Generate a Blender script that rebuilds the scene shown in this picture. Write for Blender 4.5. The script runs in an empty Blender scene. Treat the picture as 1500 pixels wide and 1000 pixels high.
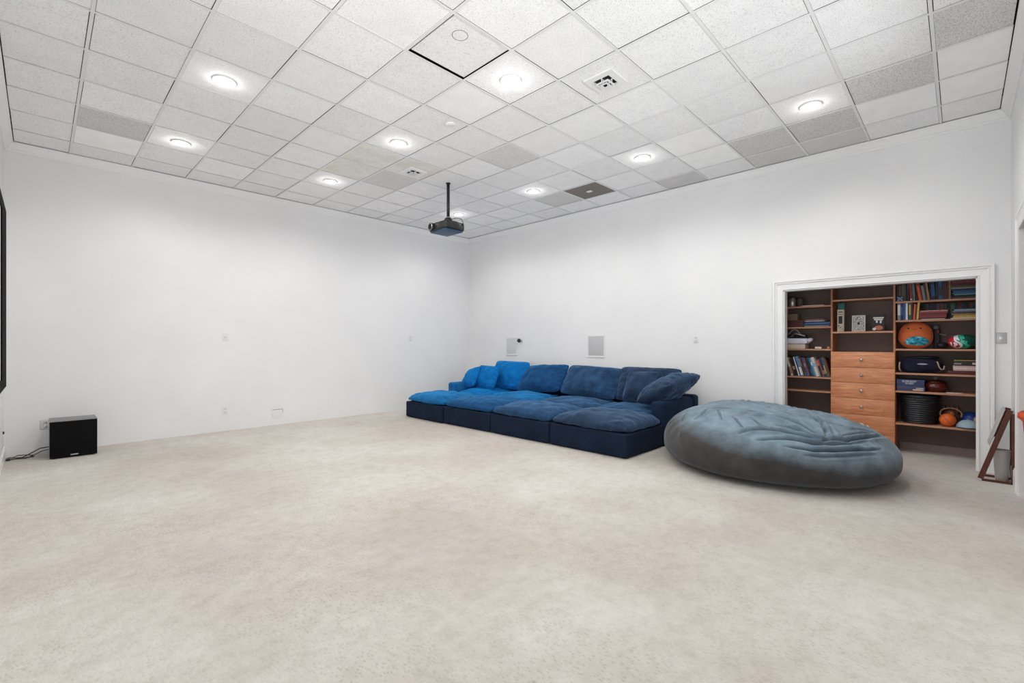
import bpy, math, random
import numpy as np
from mathutils import Vector, Matrix, noise
random.seed(7)
SC = bpy.context.scene
COL = SC.collection
PI = math.pi
H = 1.397            # camera height
CEIL = 3.882         # underside of the ceiling grid
XL, XR, YF, YB = -0.31, 7.18, -0.385, 8.42   # inner faces of the four walls

# ------------------------------------------------------------------ camera
cam_d = bpy.data.cameras.new('camera')
cam_d.sensor_width = 36.0
cam_d.lens = 674.0 / 1500 * 36.0
cam_d.shift_y = 3.0 / 1500
cam_d.clip_start = 0.02
cam = bpy.data.objects.new('camera', cam_d)
cam.location = (0, 0, H)
cam.rotation_euler = (PI / 2, 0, -math.radians(90 - 44.268))
COL.objects.link(cam)
SC.camera = cam

# ------------------------------------------------------------------ world, exposure, added fill lamps
W = bpy.data.worlds.new('overcast_sky'); SC.world = W; W.use_nodes = True
W.node_tree.nodes['Background'].inputs[0].default_value = (0.93, 0.96, 1.0, 1)
W.node_tree.nodes['Background'].inputs[1].default_value = 0.5
SC.view_settings.view_transform = 'Standard'
SC.view_settings.look = 'None'
SC.view_settings.exposure = 0.05
SC.view_settings.gamma = 1.0
SC.view_settings.use_curve_mapping = False
SC.cycles.max_bounces = 10
SC.cycles.diffuse_bounces = 8
SC.cycles.glossy_bounces = 3
SC.cycles.sample_clamp_indirect = 6.0


def fill_light(name, loc, rot, sx, sy, power, color=(0.95, 0.975, 1.0)):
    l = bpy.data.lights.new(name, 'AREA'); l.shape = 'RECTANGLE'
    l.size = sx; l.size_y = sy; l.energy = power; l.color = color
    o = bpy.data.objects.new(name, l); o.location = loc; o.rotation_euler = rot
    COL.objects.link(o); return o


# daylight lamps, added out of view to brighten the room through two added openings
# (tilted upward so ceiling and far walls gain light, not the near floor)
E1, E2 = 760, 700
fill_light('added_fill_light', (2.6, YF - 3.6, 0.0), (math.radians(62), 0, 0), 8.0, 4.0, E1)
fill_light('added_fill_light', (XL - 3.6, 1.55, 0.0), (math.radians(62), 0, -PI / 2), 7.0, 4.0, E2)
LAMP_W = 13.5


# ------------------------------------------------------------------ materials
def lin(c):
    return tuple((v / 12.92 if v <= 0.04045 else ((v + 0.055) / 1.055) ** 2.4) for v in c)


def rgb(r, g, b):
    return lin((r / 255.0, g / 255.0, b / 255.0))


class N:
    def __init__(s, name):
        s.m = bpy.data.materials.new(name); s.m.use_nodes = True
        s.t = s.m.node_tree; s.b = s.t.nodes['Principled BSDF']

    def n(s, kind, **kw):
        x = s.t.nodes.new(kind)
        for k, v in kw.items():
            if k.startswith('i_'):
                x.inputs[k[2:].replace('_', ' ')].default_value = v
            else:
                setattr(x, k, v)
        return x

    def l(s, a, b): s.t.links.new(a, b)

    def coords(s, scale=(1, 1, 1), rand=False):
        tc = s.n('ShaderNodeTexCoord'); mp = s.n('ShaderNodeMapping')
        mp.inputs['Scale'].default_value = scale
        s.l(tc.outputs['Object'], mp.inputs['Vector'])
        if rand:
            oi = s.n('ShaderNodeObjectInfo'); mu = s.n('ShaderNodeMath', operation='MULTIPLY')
            mu.inputs[1].default_value = 37.0
            s.l(oi.outputs['Random'], mu.inputs[0]); s.l(mu.outputs[0], mp.inputs['Location'])
        return mp.outputs[0]

    def noise(s, vec, scale, detail=2.0, rough=0.5):
        x = s.n('ShaderNodeTexNoise'); x.inputs['Scale'].default_value = scale
        x.inputs['Detail'].default_value = detail; x.inputs['Roughness'].default_value = rough
        s.l(vec, x.inputs['Vector']); return x.outputs['Fac']

    def ramp(s, fac, stops):
        r = s.n('ShaderNodeValToRGB'); e = r.color_ramp.elements
        while len(e) < len(stops): e.new(0.5)
        for k, (p, c) in enumerate(stops):
            e[k].position = p; e[k].color = tuple(c) + (1,)
        s.l(fac, r.inputs[0]); return r.outputs[0]

    def mix(s, fac, a, b, mode='MIX'):
        x = s.n('ShaderNodeMix', data_type='RGBA', blend_type=mode)
        if isinstance(fac, float): x.inputs[0].default_value = fac
        else: s.l(fac, x.inputs[0])
        for v, i in ((a, 6), (b, 7)):
            if isinstance(v, tuple): x.inputs[i].default_value = tuple(v) + (1,)
            else: s.l(v, x.inputs[i])
        return x.outputs[2]

    def bump(s, h, strength, dist=0.01):
        x = s.n('ShaderNodeBump'); x.inputs['Strength'].default_value = strength
        x.inputs['Distance'].default_value = dist
        s.l(h, x.inputs['Height']); s.l(x.outputs[0], s.b.inputs['Normal'])


def flat(name, col, rough=0.6, metal=0.0, spec=0.5, vary=0.0, vscale=8.0, sheen=0.0, bump=0.0, bscale=200.0, emit=None):
    k = N(name); b = k.b
    b.inputs['Base Color'].default_value = tuple(col) + (1,)
    b.inputs['Roughness'].default_value = rough
    b.inputs['Metallic'].default_value = metal
    b.inputs['Specular IOR Level'].default_value = spec
    if sheen:
        b.inputs['Sheen Weight'].default_value = sheen
        b.inputs['Sheen Roughness'].default_value = 0.45
    if vary or bump:
        v = k.coords()
        if vary:
            lo = tuple(c * (1 - vary) for c in col); hi = tuple(min(1, c * (1 + vary)) for c in col)
            k.l(k.ramp(k.noise(v, vscale, 3), [(0.3, lo), (0.7, hi)]), b.inputs['Base Color'])
        if bump: k.bump(k.noise(v, bscale, 2), bump, 0.002)
    if emit:
        b.inputs['Emission Color'].default_value = (1, 0.98, 0.94, 1)
        b.inputs['Emission Strength'].default_value = emit
    return k.m


def mat_wall():
    k = N('painted_wall'); v = k.coords()
    f = k.noise(v, 0.9, 3, 0.6)
    c = k.ramp(f, [(0.3, rgb(225, 225, 226)), (0.7, rgb(231, 231, 231))])
    sc = k.noise(k.coords((1, 1, 6)), 2.6, 5, 0.65)           # faint scuffs
    m = k.ramp(sc, [(0.66, (1, 1, 1)), (0.74, (0.955, 0.955, 0.95))])
    k.l(k.mix(1.0, c, m, 'MULTIPLY'), k.b.inputs['Base Color'])
    k.b.inputs['Roughness'].default_value = 0.55
    k.b.inputs['Specular IOR Level'].default_value = 0.3
    k.bump(k.noise(v, 140, 2), 0.06, 0.002)
    return k.m


def mat_carpet():
    k = N('cut_pile_carpet'); v = k.coords()
    big = k.noise(v, 0.55, 3, 0.6)
    mid = k.noise(k.coords((1.0, 1.0, 1.0)), 9.0, 6, 0.75)
    base = k.ramp(big, [(0.36, rgb(194, 186, 177)), (0.62, rgb(213, 208, 202))])
    mm = k.ramp(mid, [(0.32, (0.86, 0.85, 0.83)), (0.5, (0.98, 0.975, 0.97)), (0.66, (1.05, 1.05, 1.05))])
    c = k.mix(1.0, base, mm, 'MULTIPLY')
    # woven little dashes in rows, stronger where the pile is worn
    wv = k.coords((1.0, 0.55, 1.0))
    vo = k.n('ShaderNodeTexVoronoi'); vo.inputs['Scale'].default_value = 62
    k.l(wv, vo.inputs['Vector'])
    dash = k.ramp(vo.outputs['Distance'], [(0.12, (0.76, 0.73, 0.70)), (0.42, (1, 1, 1))])
    worn = k.ramp(k.noise(v, 1.3, 2), [(0.42, (0.15, 0.15, 0.15)), (0.62, (0.75, 0.75, 0.75))])
    c2 = k.mix(worn, c, k.mix(1.0, c, dash, 'MULTIPLY'))
    fine = k.noise(v, 260, 2)
    ff = k.ramp(fine, [(0.3, (0.86, 0.86, 0.86)), (0.7, (1.08, 1.08, 1.08))])
    k.l(k.mix(1.0, c2, ff, 'MULTIPLY'), k.b.inputs['Base Color'])
    k.b.inputs['Roughness'].default_value = 0.95
    k.b.inputs['Specular IOR Level'].default_value = 0.1
    k.b.inputs['Sheen Weight'].default_value = 0.15
    ad = k.n('ShaderNodeMath', operation='ADD'); k.l(fine, ad.inputs[0]); k.l(vo.outputs['Distance'], ad.inputs[1])
    k.bump(ad.outputs[0], 0.6, 0.006)
    return k.m


def mat_tile(name, lo, hi, speck, amount=0.62, tint=None):
    k = N(name); v = k.coords(rand=True)
    oi = k.n('ShaderNodeObjectInfo')
    c = k.ramp(oi.outputs['Random'], [(0.0, lo), (1.0, hi)])
    n1 = k.noise(k.coords((1, 1.7, 1), True), 75, 3, 0.7)
    s = k.ramp(n1, [(amount, (1, 1, 1)), (amount + 0.07, speck)])
    n2 = k.noise(v, 6, 3)
    s2 = k.ramp(n2, [(0.3, (0.95, 0.95, 0.95)), (0.7, (1.0, 1.0, 1.0))])
    c = k.mix(1.0, k.mix(1.0, c, s, 'MULTIPLY'), s2, 'MULTIPLY')
    if tint:
        n3 = k.noise(v, 3.2, 3)
        c = k.mix(1.0, c, k.ramp(n3, [(0.40, tint), (0.62, (1, 1, 1))]), 'MULTIPLY')
    k.l(c, k.b.inputs['Base Color'])
    k.b.inputs['Roughness'].default_value = 0.9
    k.b.inputs['Specular IOR Level'].default_value = 0.1
    k.bump(n1, 0.35, 0.003)
    return k.m


def mat_fabric(name, col, hi, tint=None, sheen=0.9, fuzz=0.14):
    k = N(name); v = k.coords()
    n1 = k.noise(v, 5.5, 4, 0.6)
    c = k.ramp(n1, [(0.32, col), (0.68, hi)])
    n2 = k.noise(v, 420, 2)
    f = k.ramp(n2, [(0.3, (0.8, 0.8, 0.8)), (0.7, (1.15, 1.15, 1.15))])
    k.l(k.mix(1.0, c, f, 'MULTIPLY'), k.b.inputs['Base Color'])
    k.b.inputs['Roughness'].default_value = 0.9
    k.b.inputs['Specular IOR Level'].default_value = 0.12
    k.b.inputs['Sheen Weight'].default_value = sheen
    k.b.inputs['Sheen Roughness'].default_value = 0.4
    k.b.inputs['Sheen Tint'].default_value = tuple(tint or hi) + (1,)
    k.bump(k.noise(v, 38, 4, 0.6), 0.25, 0.012)
    return k.m


def mat_wood(name, lo, hi, scale=(1, 9, 9), rough=0.5):
    k = N(name); v = k.coords(scale, True)
    w = k.n('ShaderNodeTexNoise'); w.inputs['Scale'].default_value = 5.0
    w.inputs['Detail'].default_value = 6; w.inputs['Roughness'].default_value = 0.62; w.inputs['Distortion'].default_value = 0.8
    k.l(v, w.inputs['Vector'])
    k.l(k.ramp(w.outputs['Fac'], [(0.3, lo), (0.55, tuple((a + b) / 2 for a, b in zip(lo, hi))), (0.72, hi)]), k.b.inputs['Base Color'])
    k.b.inputs['Roughness'].default_value = rough
    return k.m


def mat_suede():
    """microsuede with its lit blue-grey top and shaded charcoal sides painted in"""
    k = N('microsuede_painted_top_light'); v = k.coords()
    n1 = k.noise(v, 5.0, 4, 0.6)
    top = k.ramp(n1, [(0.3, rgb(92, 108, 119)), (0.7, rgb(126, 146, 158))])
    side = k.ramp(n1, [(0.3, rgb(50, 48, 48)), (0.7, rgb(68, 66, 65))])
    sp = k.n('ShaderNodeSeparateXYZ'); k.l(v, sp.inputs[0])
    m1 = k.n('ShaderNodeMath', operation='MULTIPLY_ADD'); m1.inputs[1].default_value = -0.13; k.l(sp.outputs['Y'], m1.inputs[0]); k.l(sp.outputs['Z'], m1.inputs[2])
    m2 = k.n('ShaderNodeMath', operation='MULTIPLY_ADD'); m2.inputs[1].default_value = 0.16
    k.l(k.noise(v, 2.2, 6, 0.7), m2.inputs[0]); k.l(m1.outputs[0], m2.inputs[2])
    fac = k.ramp(m2.outputs[0], [(0.40, (0, 0, 0)), (0.57, (1, 1, 1))])  # light on top and shade on the sides, blended into the colour by height
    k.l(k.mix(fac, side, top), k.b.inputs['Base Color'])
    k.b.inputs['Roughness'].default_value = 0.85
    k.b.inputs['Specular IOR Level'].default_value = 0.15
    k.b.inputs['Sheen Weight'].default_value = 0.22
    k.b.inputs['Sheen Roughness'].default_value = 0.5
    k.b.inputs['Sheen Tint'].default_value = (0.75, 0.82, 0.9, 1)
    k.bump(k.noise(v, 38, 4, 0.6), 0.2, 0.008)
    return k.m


M = {}
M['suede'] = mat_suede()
M['wall'] = mat_wall()
M['carpet'] = mat_carpet()
M['trim'] = flat('trim_paint', rgb(232, 232, 232), 0.4)
M['grid'] = flat('ceiling_grid_paint', rgb(226, 226, 226), 0.5)
M['plenum'] = flat('dark_plenum', (0.03, 0.03, 0.03), 0.9)
M['tile'] = mat_tile('fissured_ceiling_tile', rgb(239, 239, 239), rgb(248, 248, 248), (0.72, 0.72, 0.72), 0.55)
M['tile_dark'] = mat_tile('dusty_ceiling_tile', rgb(216, 215, 214), rgb(226, 225, 224), (0.66, 0.66, 0.66), 0.52)
M['tile_plain'] = mat_tile('smooth_ceiling_tile', rgb(248, 248, 247), rgb(250, 250, 249), (0.97, 0.97, 0.97), 0.7)
M['tile_stain'] = mat_tile('stained_ceiling_tile', rgb(232, 231, 228), rgb(238, 237, 234), (0.66, 0.66, 0.64), 0.56, (0.91, 0.90, 0.87))
M['grille_dark'] = flat('grey_return_grille', rgb(120, 114, 108), 0.7, vary=0.1, vscale=9)
M['vent'] = flat('vent_white_metal', rgb(228, 228, 228), 0.4)
M['black'] = flat('black_void', (0.006, 0.006, 0.006), 0.8)
M['lens_on'] = flat('lit_lamp_lens', (1, 1, 1), 0.5, emit=14.0)
M['blackplastic'] = flat('black_plastic', (0.012, 0.012, 0.013), 0.4)
M['blackcloth'] = flat('black_speaker_cloth', (0.006, 0.006, 0.007), 0.95, spec=0.12, bump=0.3, bscale=500)
M['ashtop'] = mat_wood('black_ash_veneer', rgb(104, 104, 106), rgb(150, 149, 150), (1, 14, 14), 0.45)
M['silver'] = flat('brushed_silver', (0.55, 0.55, 0.56), 0.3, 0.9)
M['nickel'] = flat('satin_nickel', (0.62, 0.60, 0.58), 0.28, 1.0)
M['plate'] = flat('white_plastic_plate', rgb(222, 222, 222), 0.35)
M['plate_dim'] = flat('ivory_plastic', rgb(203, 203, 204), 0.4)
M['steelplate'] = flat('steel_switch_plate', rgb(176, 176, 176), 0.35, 0.4)
M['grille'] = flat('perforated_speaker_grille', rgb(188, 188, 189), 0.6, vary=0.05, vscale=60, bump=0.3, bscale=700)
M['grille_lt'] = flat('pale_speaker_grille', rgb(203, 206, 208), 0.6, vary=0.05, vscale=60, bump=0.3, bscale=700)
M['closetwall'] = flat('taupe_closet_wall', rgb(112, 98, 91), 0.8, vary=0.06, vscale=2)
M['closetbase'] = flat('taupe_baseboard', rgb(138, 124, 120), 0.5)
M['shelfwood'] = mat_wood('cherry_shelf_laminate', rgb(176, 124, 94), rgb(204, 152, 120), (9, 1, 9))
M['sidewood'] = mat_wood('cherry_panel_laminate', rgb(160, 102, 66), rgb(188, 126, 88), (9, 9, 1))
M['drawerwood'] = mat_wood('light_cherry_drawer_front', rgb(190, 118, 78), rgb(236, 164, 118), (9, 1, 9), 0.42)
M['darkwood'] = mat_wood('red_brown_wood', rgb(62, 28, 18), rgb(104, 50, 32), (6, 6, 1), 0.35)
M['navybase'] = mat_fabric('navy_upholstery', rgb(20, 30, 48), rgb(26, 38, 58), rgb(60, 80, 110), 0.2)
M['navy'] = mat_fabric('navy_cushion_cloth', rgb(30, 42, 60), rgb(44, 62, 88), rgb(120, 155, 195), 0.85)  # sofa's navy-to-bright-blue shift painted in as a separate cloth per cushion
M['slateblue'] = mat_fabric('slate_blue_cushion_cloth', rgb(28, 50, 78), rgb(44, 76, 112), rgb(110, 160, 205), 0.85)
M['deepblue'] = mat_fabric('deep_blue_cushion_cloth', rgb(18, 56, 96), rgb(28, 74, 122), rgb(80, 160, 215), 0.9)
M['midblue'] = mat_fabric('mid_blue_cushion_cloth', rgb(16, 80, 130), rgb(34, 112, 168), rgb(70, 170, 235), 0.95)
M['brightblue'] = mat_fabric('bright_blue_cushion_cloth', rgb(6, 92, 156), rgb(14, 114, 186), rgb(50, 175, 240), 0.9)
M['armnavy'] = mat_fabric('navy_arm_cloth', rgb(20, 34, 54), rgb(26, 44, 68), rgb(70, 100, 140), 0.3)
M['screen'] = flat('matte_screen_fabric', rgb(225, 225, 226), 0.8)
M['pages'] = flat('book_pages', rgb(205, 196, 176), 0.9)
M['beige_handle'] = flat('beige_webbing', rgb(178, 152, 130), 0.8)
M['glass'] = flat('smoked_clear_plastic', rgb(170, 168, 164), 0.3)
M['label_white'] = flat('printed_white', rgb(225, 222, 215), 0.6)
_cc = {}


def C(r, g, b, rough=0.6):
    key = (r, g, b, rough)
    if key not in _cc:
        _cc[key] = flat('paint_%02x%02x%02x' % (r, g, b), rgb(r, g, b), rough, vary=0.10, vscale=30)
    return _cc[key]


# ------------------------------------------------------------------ mesh helpers
class MB:
    """collects polygons, builds ONE mesh object"""

    def __init__(s): s.v = []; s.f = []; s.m = []; s.s = []

    def add(s, vs, fs, mi=0, smooth=False, T=None):
        o = len(s.v)
        for p in vs:
            p = Vector(p)
            s.v.append(tuple(T @ p) if T is not None else tuple(p))
        for f in fs:
            s.f.append(tuple(i + o for i in f)); s.m.append(mi); s.s.append(smooth)
        return s

    def box(s, x0, x1, y0, y1, z0, z1, mi=0, T=None):
        x0, x1 = sorted((x0, x1)); y0, y1 = sorted((y0, y1)); z0, z1 = sorted((z0, z1))
        v = [(x, y, z) for z in (z0, z1) for y in (y0, y1) for x in (x0, x1)]
        f = [(0, 2, 3, 1), (4, 5, 7, 6), (0, 1, 5, 4), (2, 6, 7, 3), (0, 4, 6, 2), (1, 3, 7, 5)]
        return s.add(v, f, mi, False, T)

    def rbox(s, x0, x1, y0, y1, z0, z1, r=0.01, mi=0, T=None, seg=3):
        """rounded box"""
        x0, x1 = sorted((x0, x1)); y0, y1 = sorted((y0, y1)); z0, z1 = sorted((z0, z1))
        r = min(r, (x1 - x0) / 2.01, (y1 - y0) / 2.01, (z1 - z0) / 2.01)
        cx, cy, cz = (x0 + x1) / 2, (y0 + y1) / 2, (z0 + z1) / 2
        ix, iy, iz = (x1 - x0) / 2 - r, (y1 - y0) / 2 - r, (z1 - z0) / 2 - r
        nu = 4 * (seg + 1); vs = []; fs = []
        rows = []
        for hemi in (-1, 1):
            for j in range(seg + 1):
                ph = (-PI / 2 + PI / 2 * j / seg) if hemi < 0 else (PI / 2 * j / seg)
                rows.append((hemi, ph))
        for hemi, ph in rows:
            for q in range(4):
                sx = (1, -1, -1, 1)[q]; sy = (1, 1, -1, -1)[q]
                for j in range(seg + 1):
                    th = q * PI / 2 + PI / 2 * j / seg
                    vs.append((cx + sx * ix + r * math.cos(ph) * math.cos(th), cy + sy * iy + r * math.cos(ph) * math.sin(th), cz + hemi * iz + r * math.sin(ph)))
        R = len(rows)
        for a in range(R - 1):
            for b in range(nu):
                c = (b + 1) % nu
                fs.append((a * nu + b, a * nu + c, (a + 1) * nu + c, (a + 1) * nu + b))
        fs.append(tuple(reversed(range(nu)))); fs.append(tuple((R - 1) * nu + b for b in range(nu)))
        return s.add(vs, fs, mi, True, T)

    def lathe(s, prof, n=24, c=(0, 0, 0), mi=0, T=None, cap=True, smooth=True):
        vs = []; fs = []
        for r, z in prof:
            for k in range(n):
                a = 2 * PI * k / n
                vs.append((c[0] + r * math.cos(a), c[1] + r * math.sin(a), c[2] + z))
        for j in range(len(prof) - 1):
            for k in range(n):
                q = (k + 1) % n
                fs.append((j * n + k, j * n + q, (j + 1) * n + q, (j + 1) * n + k))
        if cap:
            fs.append(tuple(reversed(range(n)))); fs.append(tuple((len(prof) - 1) * n + k for k in range(n)))
        return s.add(vs, fs, mi, smooth, T)

    def tube(s, pts, r, n=8, mi=0, T=None):
        pts = [Vector(p) for p in pts]; vs = []; fs = []
        rr = r if isinstance(r, (list, tuple)) else [r] * len(pts)
        up = None
        for i, p in enumerate(pts):
            d = (pts[min(i + 1, len(pts) - 1)] - pts[max(i - 1, 0)]).normalized()
            if up is None:
                up = Vector((0, 0, 1)) if abs(d.z) < 0.9 else Vector((1, 0, 0))
            a = d.cross(up).normalized(); b = a.cross(d).normalized(); up = b
            for k in range(n):
                t = 2 * PI * k / n
                vs.append(p + a * math.cos(t) * rr[i] + b * math.sin(t) * rr[i])
        for i in range(len(pts) - 1):
            for k in range(n):
                q = (k + 1) % n
                fs.append((i * n + k, i * n + q, (i + 1) * n + q, (i + 1) * n + k))
        fs.append(tuple(reversed(range(n)))); fs.append(tuple((len(pts) - 1) * n + k for k in range(n)))
        return s.add(vs, fs, mi, True, T)

    def sell(s, c, rad, e1=1.0, e2=1.0, nu=32, nv=20, mi=0, T=None, fn=None):
        """superellipsoid"""
        def pw(a, e): return math.copysign(abs(a) ** e, a)
        vs = []; fs = []
        for j in range(nv + 1):
            p = -PI / 2 + PI * j / nv
            for k in range(nu):
                t = 2 * PI * k / nu
                v = Vector((pw(math.cos(p), e1) * pw(math.cos(t), e2) * rad[0], pw(math.cos(p), e1) * pw(math.sin(t), e2) * rad[1], pw(math.sin(p), e1) * rad[2]))
                if fn: v = fn(v)
                vs.append((v[0] + c[0], v[1] + c[1], v[2] + c[2]))
        for j in range(nv):
            for k in range(nu):
                q = (k + 1) % nu
                fs.append((j * nu + k, j * nu + q, (j + 1) * nu + q, (j + 1) * nu + k))
        return s.add(vs, fs, mi, True, T)

    def build(s, name, mats, parent=None, origin=None):
        me = bpy.data.meshes.new(name)
        if parent is not None:
            o3 = Vector(parent['_o'])
        elif origin is not None:
            o3 = Vector(origin)
        else:
            a = np.array(s.v); o3 = Vector(((a[:, 0].min() + a[:, 0].max()) / 2, (a[:, 1].min() + a[:, 1].max()) / 2, a[:, 2].min()))
        me.from_pydata([(x - o3.x, y - o3.y, z - o3.z) for x, y, z in s.v], [], s.f)
        if not isinstance(mats, (list, tuple)): mats = [mats]
        for m in mats: me.materials.append(m)
        me.polygons.foreach_set('material_index', s.m)
        me.polygons.foreach_set('use_smooth', s.s)
        me.update()
        ob = bpy.data.objects.new(name, me); COL.objects.link(ob)
        ob['_o'] = tuple(o3)
        if parent is not None: ob.parent = parent
        else: ob.location = o3
        return ob


def tag(o, label=None, cat=None, group=None, kind=None):
    if label: o['label'] = label
    if cat: o['category'] = cat
    if group: o['group'] = group
    if kind: o['kind'] = kind
    return o


def thing(name, label, cat, loc, group=None):
    o = bpy.data.objects.new(name, None); COL.objects.link(o)
    o.empty_display_size = 0.1; o.location = loc; o['_o'] = tuple(loc)
    return tag(o, label, cat, group)


def struct(o): o['kind'] = 'structure'; return o


def Rx(a, c):
    c = Vector(c); return Matrix.Translation(c) @ Matrix.Rotation(a, 4, 'X') @ Matrix.Translation(-c)


def frame(c, w, h):
    """matrix with local x = w dir, y = h dir, z = normal, at c"""
    w = Vector(w).normalized(); h = Vector(h); n = w.cross(h).normalized(); h = n.cross(w).normalized()
    m = Matrix((w, h, n)).transposed().to_4x4(); m.translation = Vector(c); return m


# ------------------------------------------------------------------ room shell
CZ = CEIL + 0.16
OY0, OY1, OZ = -0.134, 1.751, 2.13      # closet opening in the right wall
b = MB().box(XL - 0.12, XR + 1.1, YF - 0.12, YB + 0.12, -0.12, 0.0); b.box(4.85, XR + 0.1, YF - 2.3, YF - 0.12, -0.12, 0.0)
struct(b.build('floor', M['carpet'], origin=(0, 0, 0)))
w = MB()
w.box(XR, XR + 0.12, OY1, YB + 0.12, 0, CZ); w.box(XR, XR + 0.12, YF - 0.12, OY0, 0, CZ); w.box(XR, XR + 0.12, OY0, OY1, OZ, CZ)
struct(w.build('wall_right', M['wall'], origin=(0, 0, 0)))
struct(MB().box(XL - 0.12, XR, YB, YB + 0.12, 0, CZ).build('wall_back', M['wall'], origin=(0, 0, 0)))
w = MB()   # left wall with an added opening for the fill lamps beside the camera
w.box(XL - 0.12, XL, 3.1, YB, 0, CZ); w.box(XL - 0.12, XL, YF - 0.12, 0.05, 0, CZ)
w.box(XL - 0.12, XL, 0.05, 3.1, 0, 0.9); w.box(XL - 0.12, XL, 0.05, 3.1, 3.35, CZ)
struct(w.build('wall_left', M['wall'], origin=(0, 0, 0)))
DX0, DX1, DZ = 5.15, 6.245, 2.44        # doorway in the front wall
w = MB()
w.box(XL, 0.2, YF - 0.12, YF, 0, CZ); w.box(0.2, 4.80, YF - 0.12, YF, 0, 0.9); w.box(0.2, 4.80, YF - 0.12, YF, 3.35, CZ)  # wide opening in the unseen stretch, added to let the fill light in
w.box(4.80, DX0, YF - 0.12, YF, 0, CZ); w.box(DX0, DX1, YF - 0.12, YF, DZ, CZ); w.box(DX1, XR, YF - 0.12, YF, 0, CZ)
struct(w.build('wall_front', M['wall'], origin=(0, 0, 0)))
# hall beyond the doorway
w = MB(); w.box(XR - 0.02, XR + 0.1, YF - 2.2, YF - 0.12, 0, CZ); w.box(4.95, XR + .1, YF - 2.3, YF - 2.2, 0, CZ); w.box(4.85, 4.95, YF - 2.2, YF - 0.12, 0, CZ)
w.box(4.85, XR + .1, YF - 2.2, YF - 0.12, 2.9, 2.95)
struct(w.build('wall_hall', M['wall'], origin=(0, 0, 0)))
# frames of the added, unseen openings behind the camera
for nm, ax in (('added_window_1', 'y'), ('added_window_2', 'x')):
    b = MB()
    if ax == 'y':
        for x in np.linspace(0.23, 4.77, 5): b.box(x - 0.03, x + 0.03, YF - 0.1, YF - 0.04, 0.9, 3.35)
        for z in (0.93, 3.32): b.box(0.2, 4.80, YF - 0.1, YF - 0.04, z - 0.03, z + 0.03)
    else:
        for y in np.linspace(0.08, 3.07, 4): b.box(XL - 0.1, XL - 0.04, y - 0.03, y + 0.03, 0.9, 3.35)
        for z in (0.93, 3.32): b.box(XL - 0.1, XL - 0.04, 0.05, 3.1, z - 0.03, z + 0.03)
    struct(b.build(nm, M['trim'], origin=(0, 0, 0)))

# closet recess
CBX = 8.02
w = MB(); w.box(CBX, CBX + 0.1, -0.5, 2.3, 0, 2.6)
w.box(XR + 0.12, CBX, 2.2, 2.3, 0, 2.6); w.box(XR + 0.12, CBX, -0.5, -0.4, 0, 2.6); w.box(XR + 0.12, CBX + 0.1, -0.5, 2.3, 2.5, 2.6)
struct(w.build('wall_closet', M['closetwall'], origin=(0, 0, 0)))
b = MB().box(CBX - 0.014, CBX, -0.2, 0.58, 0, 0.085); b.box(CBX - 0.02, CBX, -0.2, 0.58, 0.085, 0.097)
struct(b.build('baseboard_closet', M['closetbase'], origin=(0, 0, 0)))


def casing(name, prof, path, axis, out, parent=None):
    """mitred moulding: prof = (w outward from opening, t off the wall); path = corners with outward directions"""
    b = MB(); vs = []; n = len(prof)
    for (h, z), (dh, dz) in path:
        for (w_, t) in prof:
            a = h + dh * w_; zz = z + dz * w_
            vs.append((out(t), a, zz) if axis == 'x' else (a, out(t), zz))
    fs = []
    for i in range(len(path) - 1):
        for k in range(n):
            q = (k + 1) % n
            fs.append((i * n + k, i * n + q, (i + 1) * n + q, (i + 1) * n + k))
    fs.append(tuple(range(n))); fs.append(tuple((len(path) - 1) * n + k for k in reversed(range(n))))
    b.add(vs, fs)
    return struct(b.build(name, M['trim'], parent, origin=(0, 0, 0)))


CP = [(0, 0), (0, 0.012), (0.010, 0.020), (0.022, 0.014), (0.050, 0.016), (0.075, 0.019), (0.088, 0.030), (0.100, 0.024), (0.108, 0.038), (0.126, 0.040), (0.130, 0.032), (0.130, 0)]
casing('trim_1', CP, [((OY1, 0), (1, 0)), ((OY1, OZ), (1, 1)), ((OY0, OZ), (-1, 1)), ((OY0, 0), (-1, 0))], 'x', lambda t: XR - t)
CP2 = [(w_ * 1.1, t * 0.5) for w_, t in CP]
casing('trim_2', CP2, [((DX1, 0), (1, 0)), ((DX1, DZ), (1, 1)), ((DX0, DZ), (-1, 1)), ((DX0, 0), (-1, 0))], 'y', lambda t: YF + t)
# jamb liner of the closet opening
b = MB().box(XR - 0.002, XR + 0.13, OY1 - 0.012, OY1, 0, OZ); b.box(XR - 0.002, XR + 0.13, OY0, OY0 + 0.012, 0, OZ); b.box(XR - 0.002, XR + 0.13, OY0, OY1, OZ - 0.012, OZ)
struct(b.build('trim_3', M['trim'], origin=(0, 0, 0)))
# crown moulding round the room
b = MB(); prof = [(0, -0.105), (0.012, -0.105), (0.018, -0.090), (0.030, -0.080), (0.055, -0.040), (0.068, -0.022), (0.078, -0.016), (0.080, -0.008), (0.080, -0.001), (0, -0.001)]
vs = []; fs = []; n = len(prof)
for (x, y, sx, sy) in ((XL, YF, 1, 1), (XR, YF, -1, 1), (XR, YB, -1, -1), (XL, YB, 1, -1)):
    for o_, dz in prof: vs.append((x + sx * o_, y + sy * o_, CEIL + dz))
for i in range(4):
    j = (i + 1) % 4
    for k in range(n):
        q = (k + 1) % n
        fs.append((i * n + k, j * n + k, j * n + q, i * n + q))
b.add(vs, fs); struct(b.build('trim_4', M['trim'], origin=(0, 0, 0)))
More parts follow.
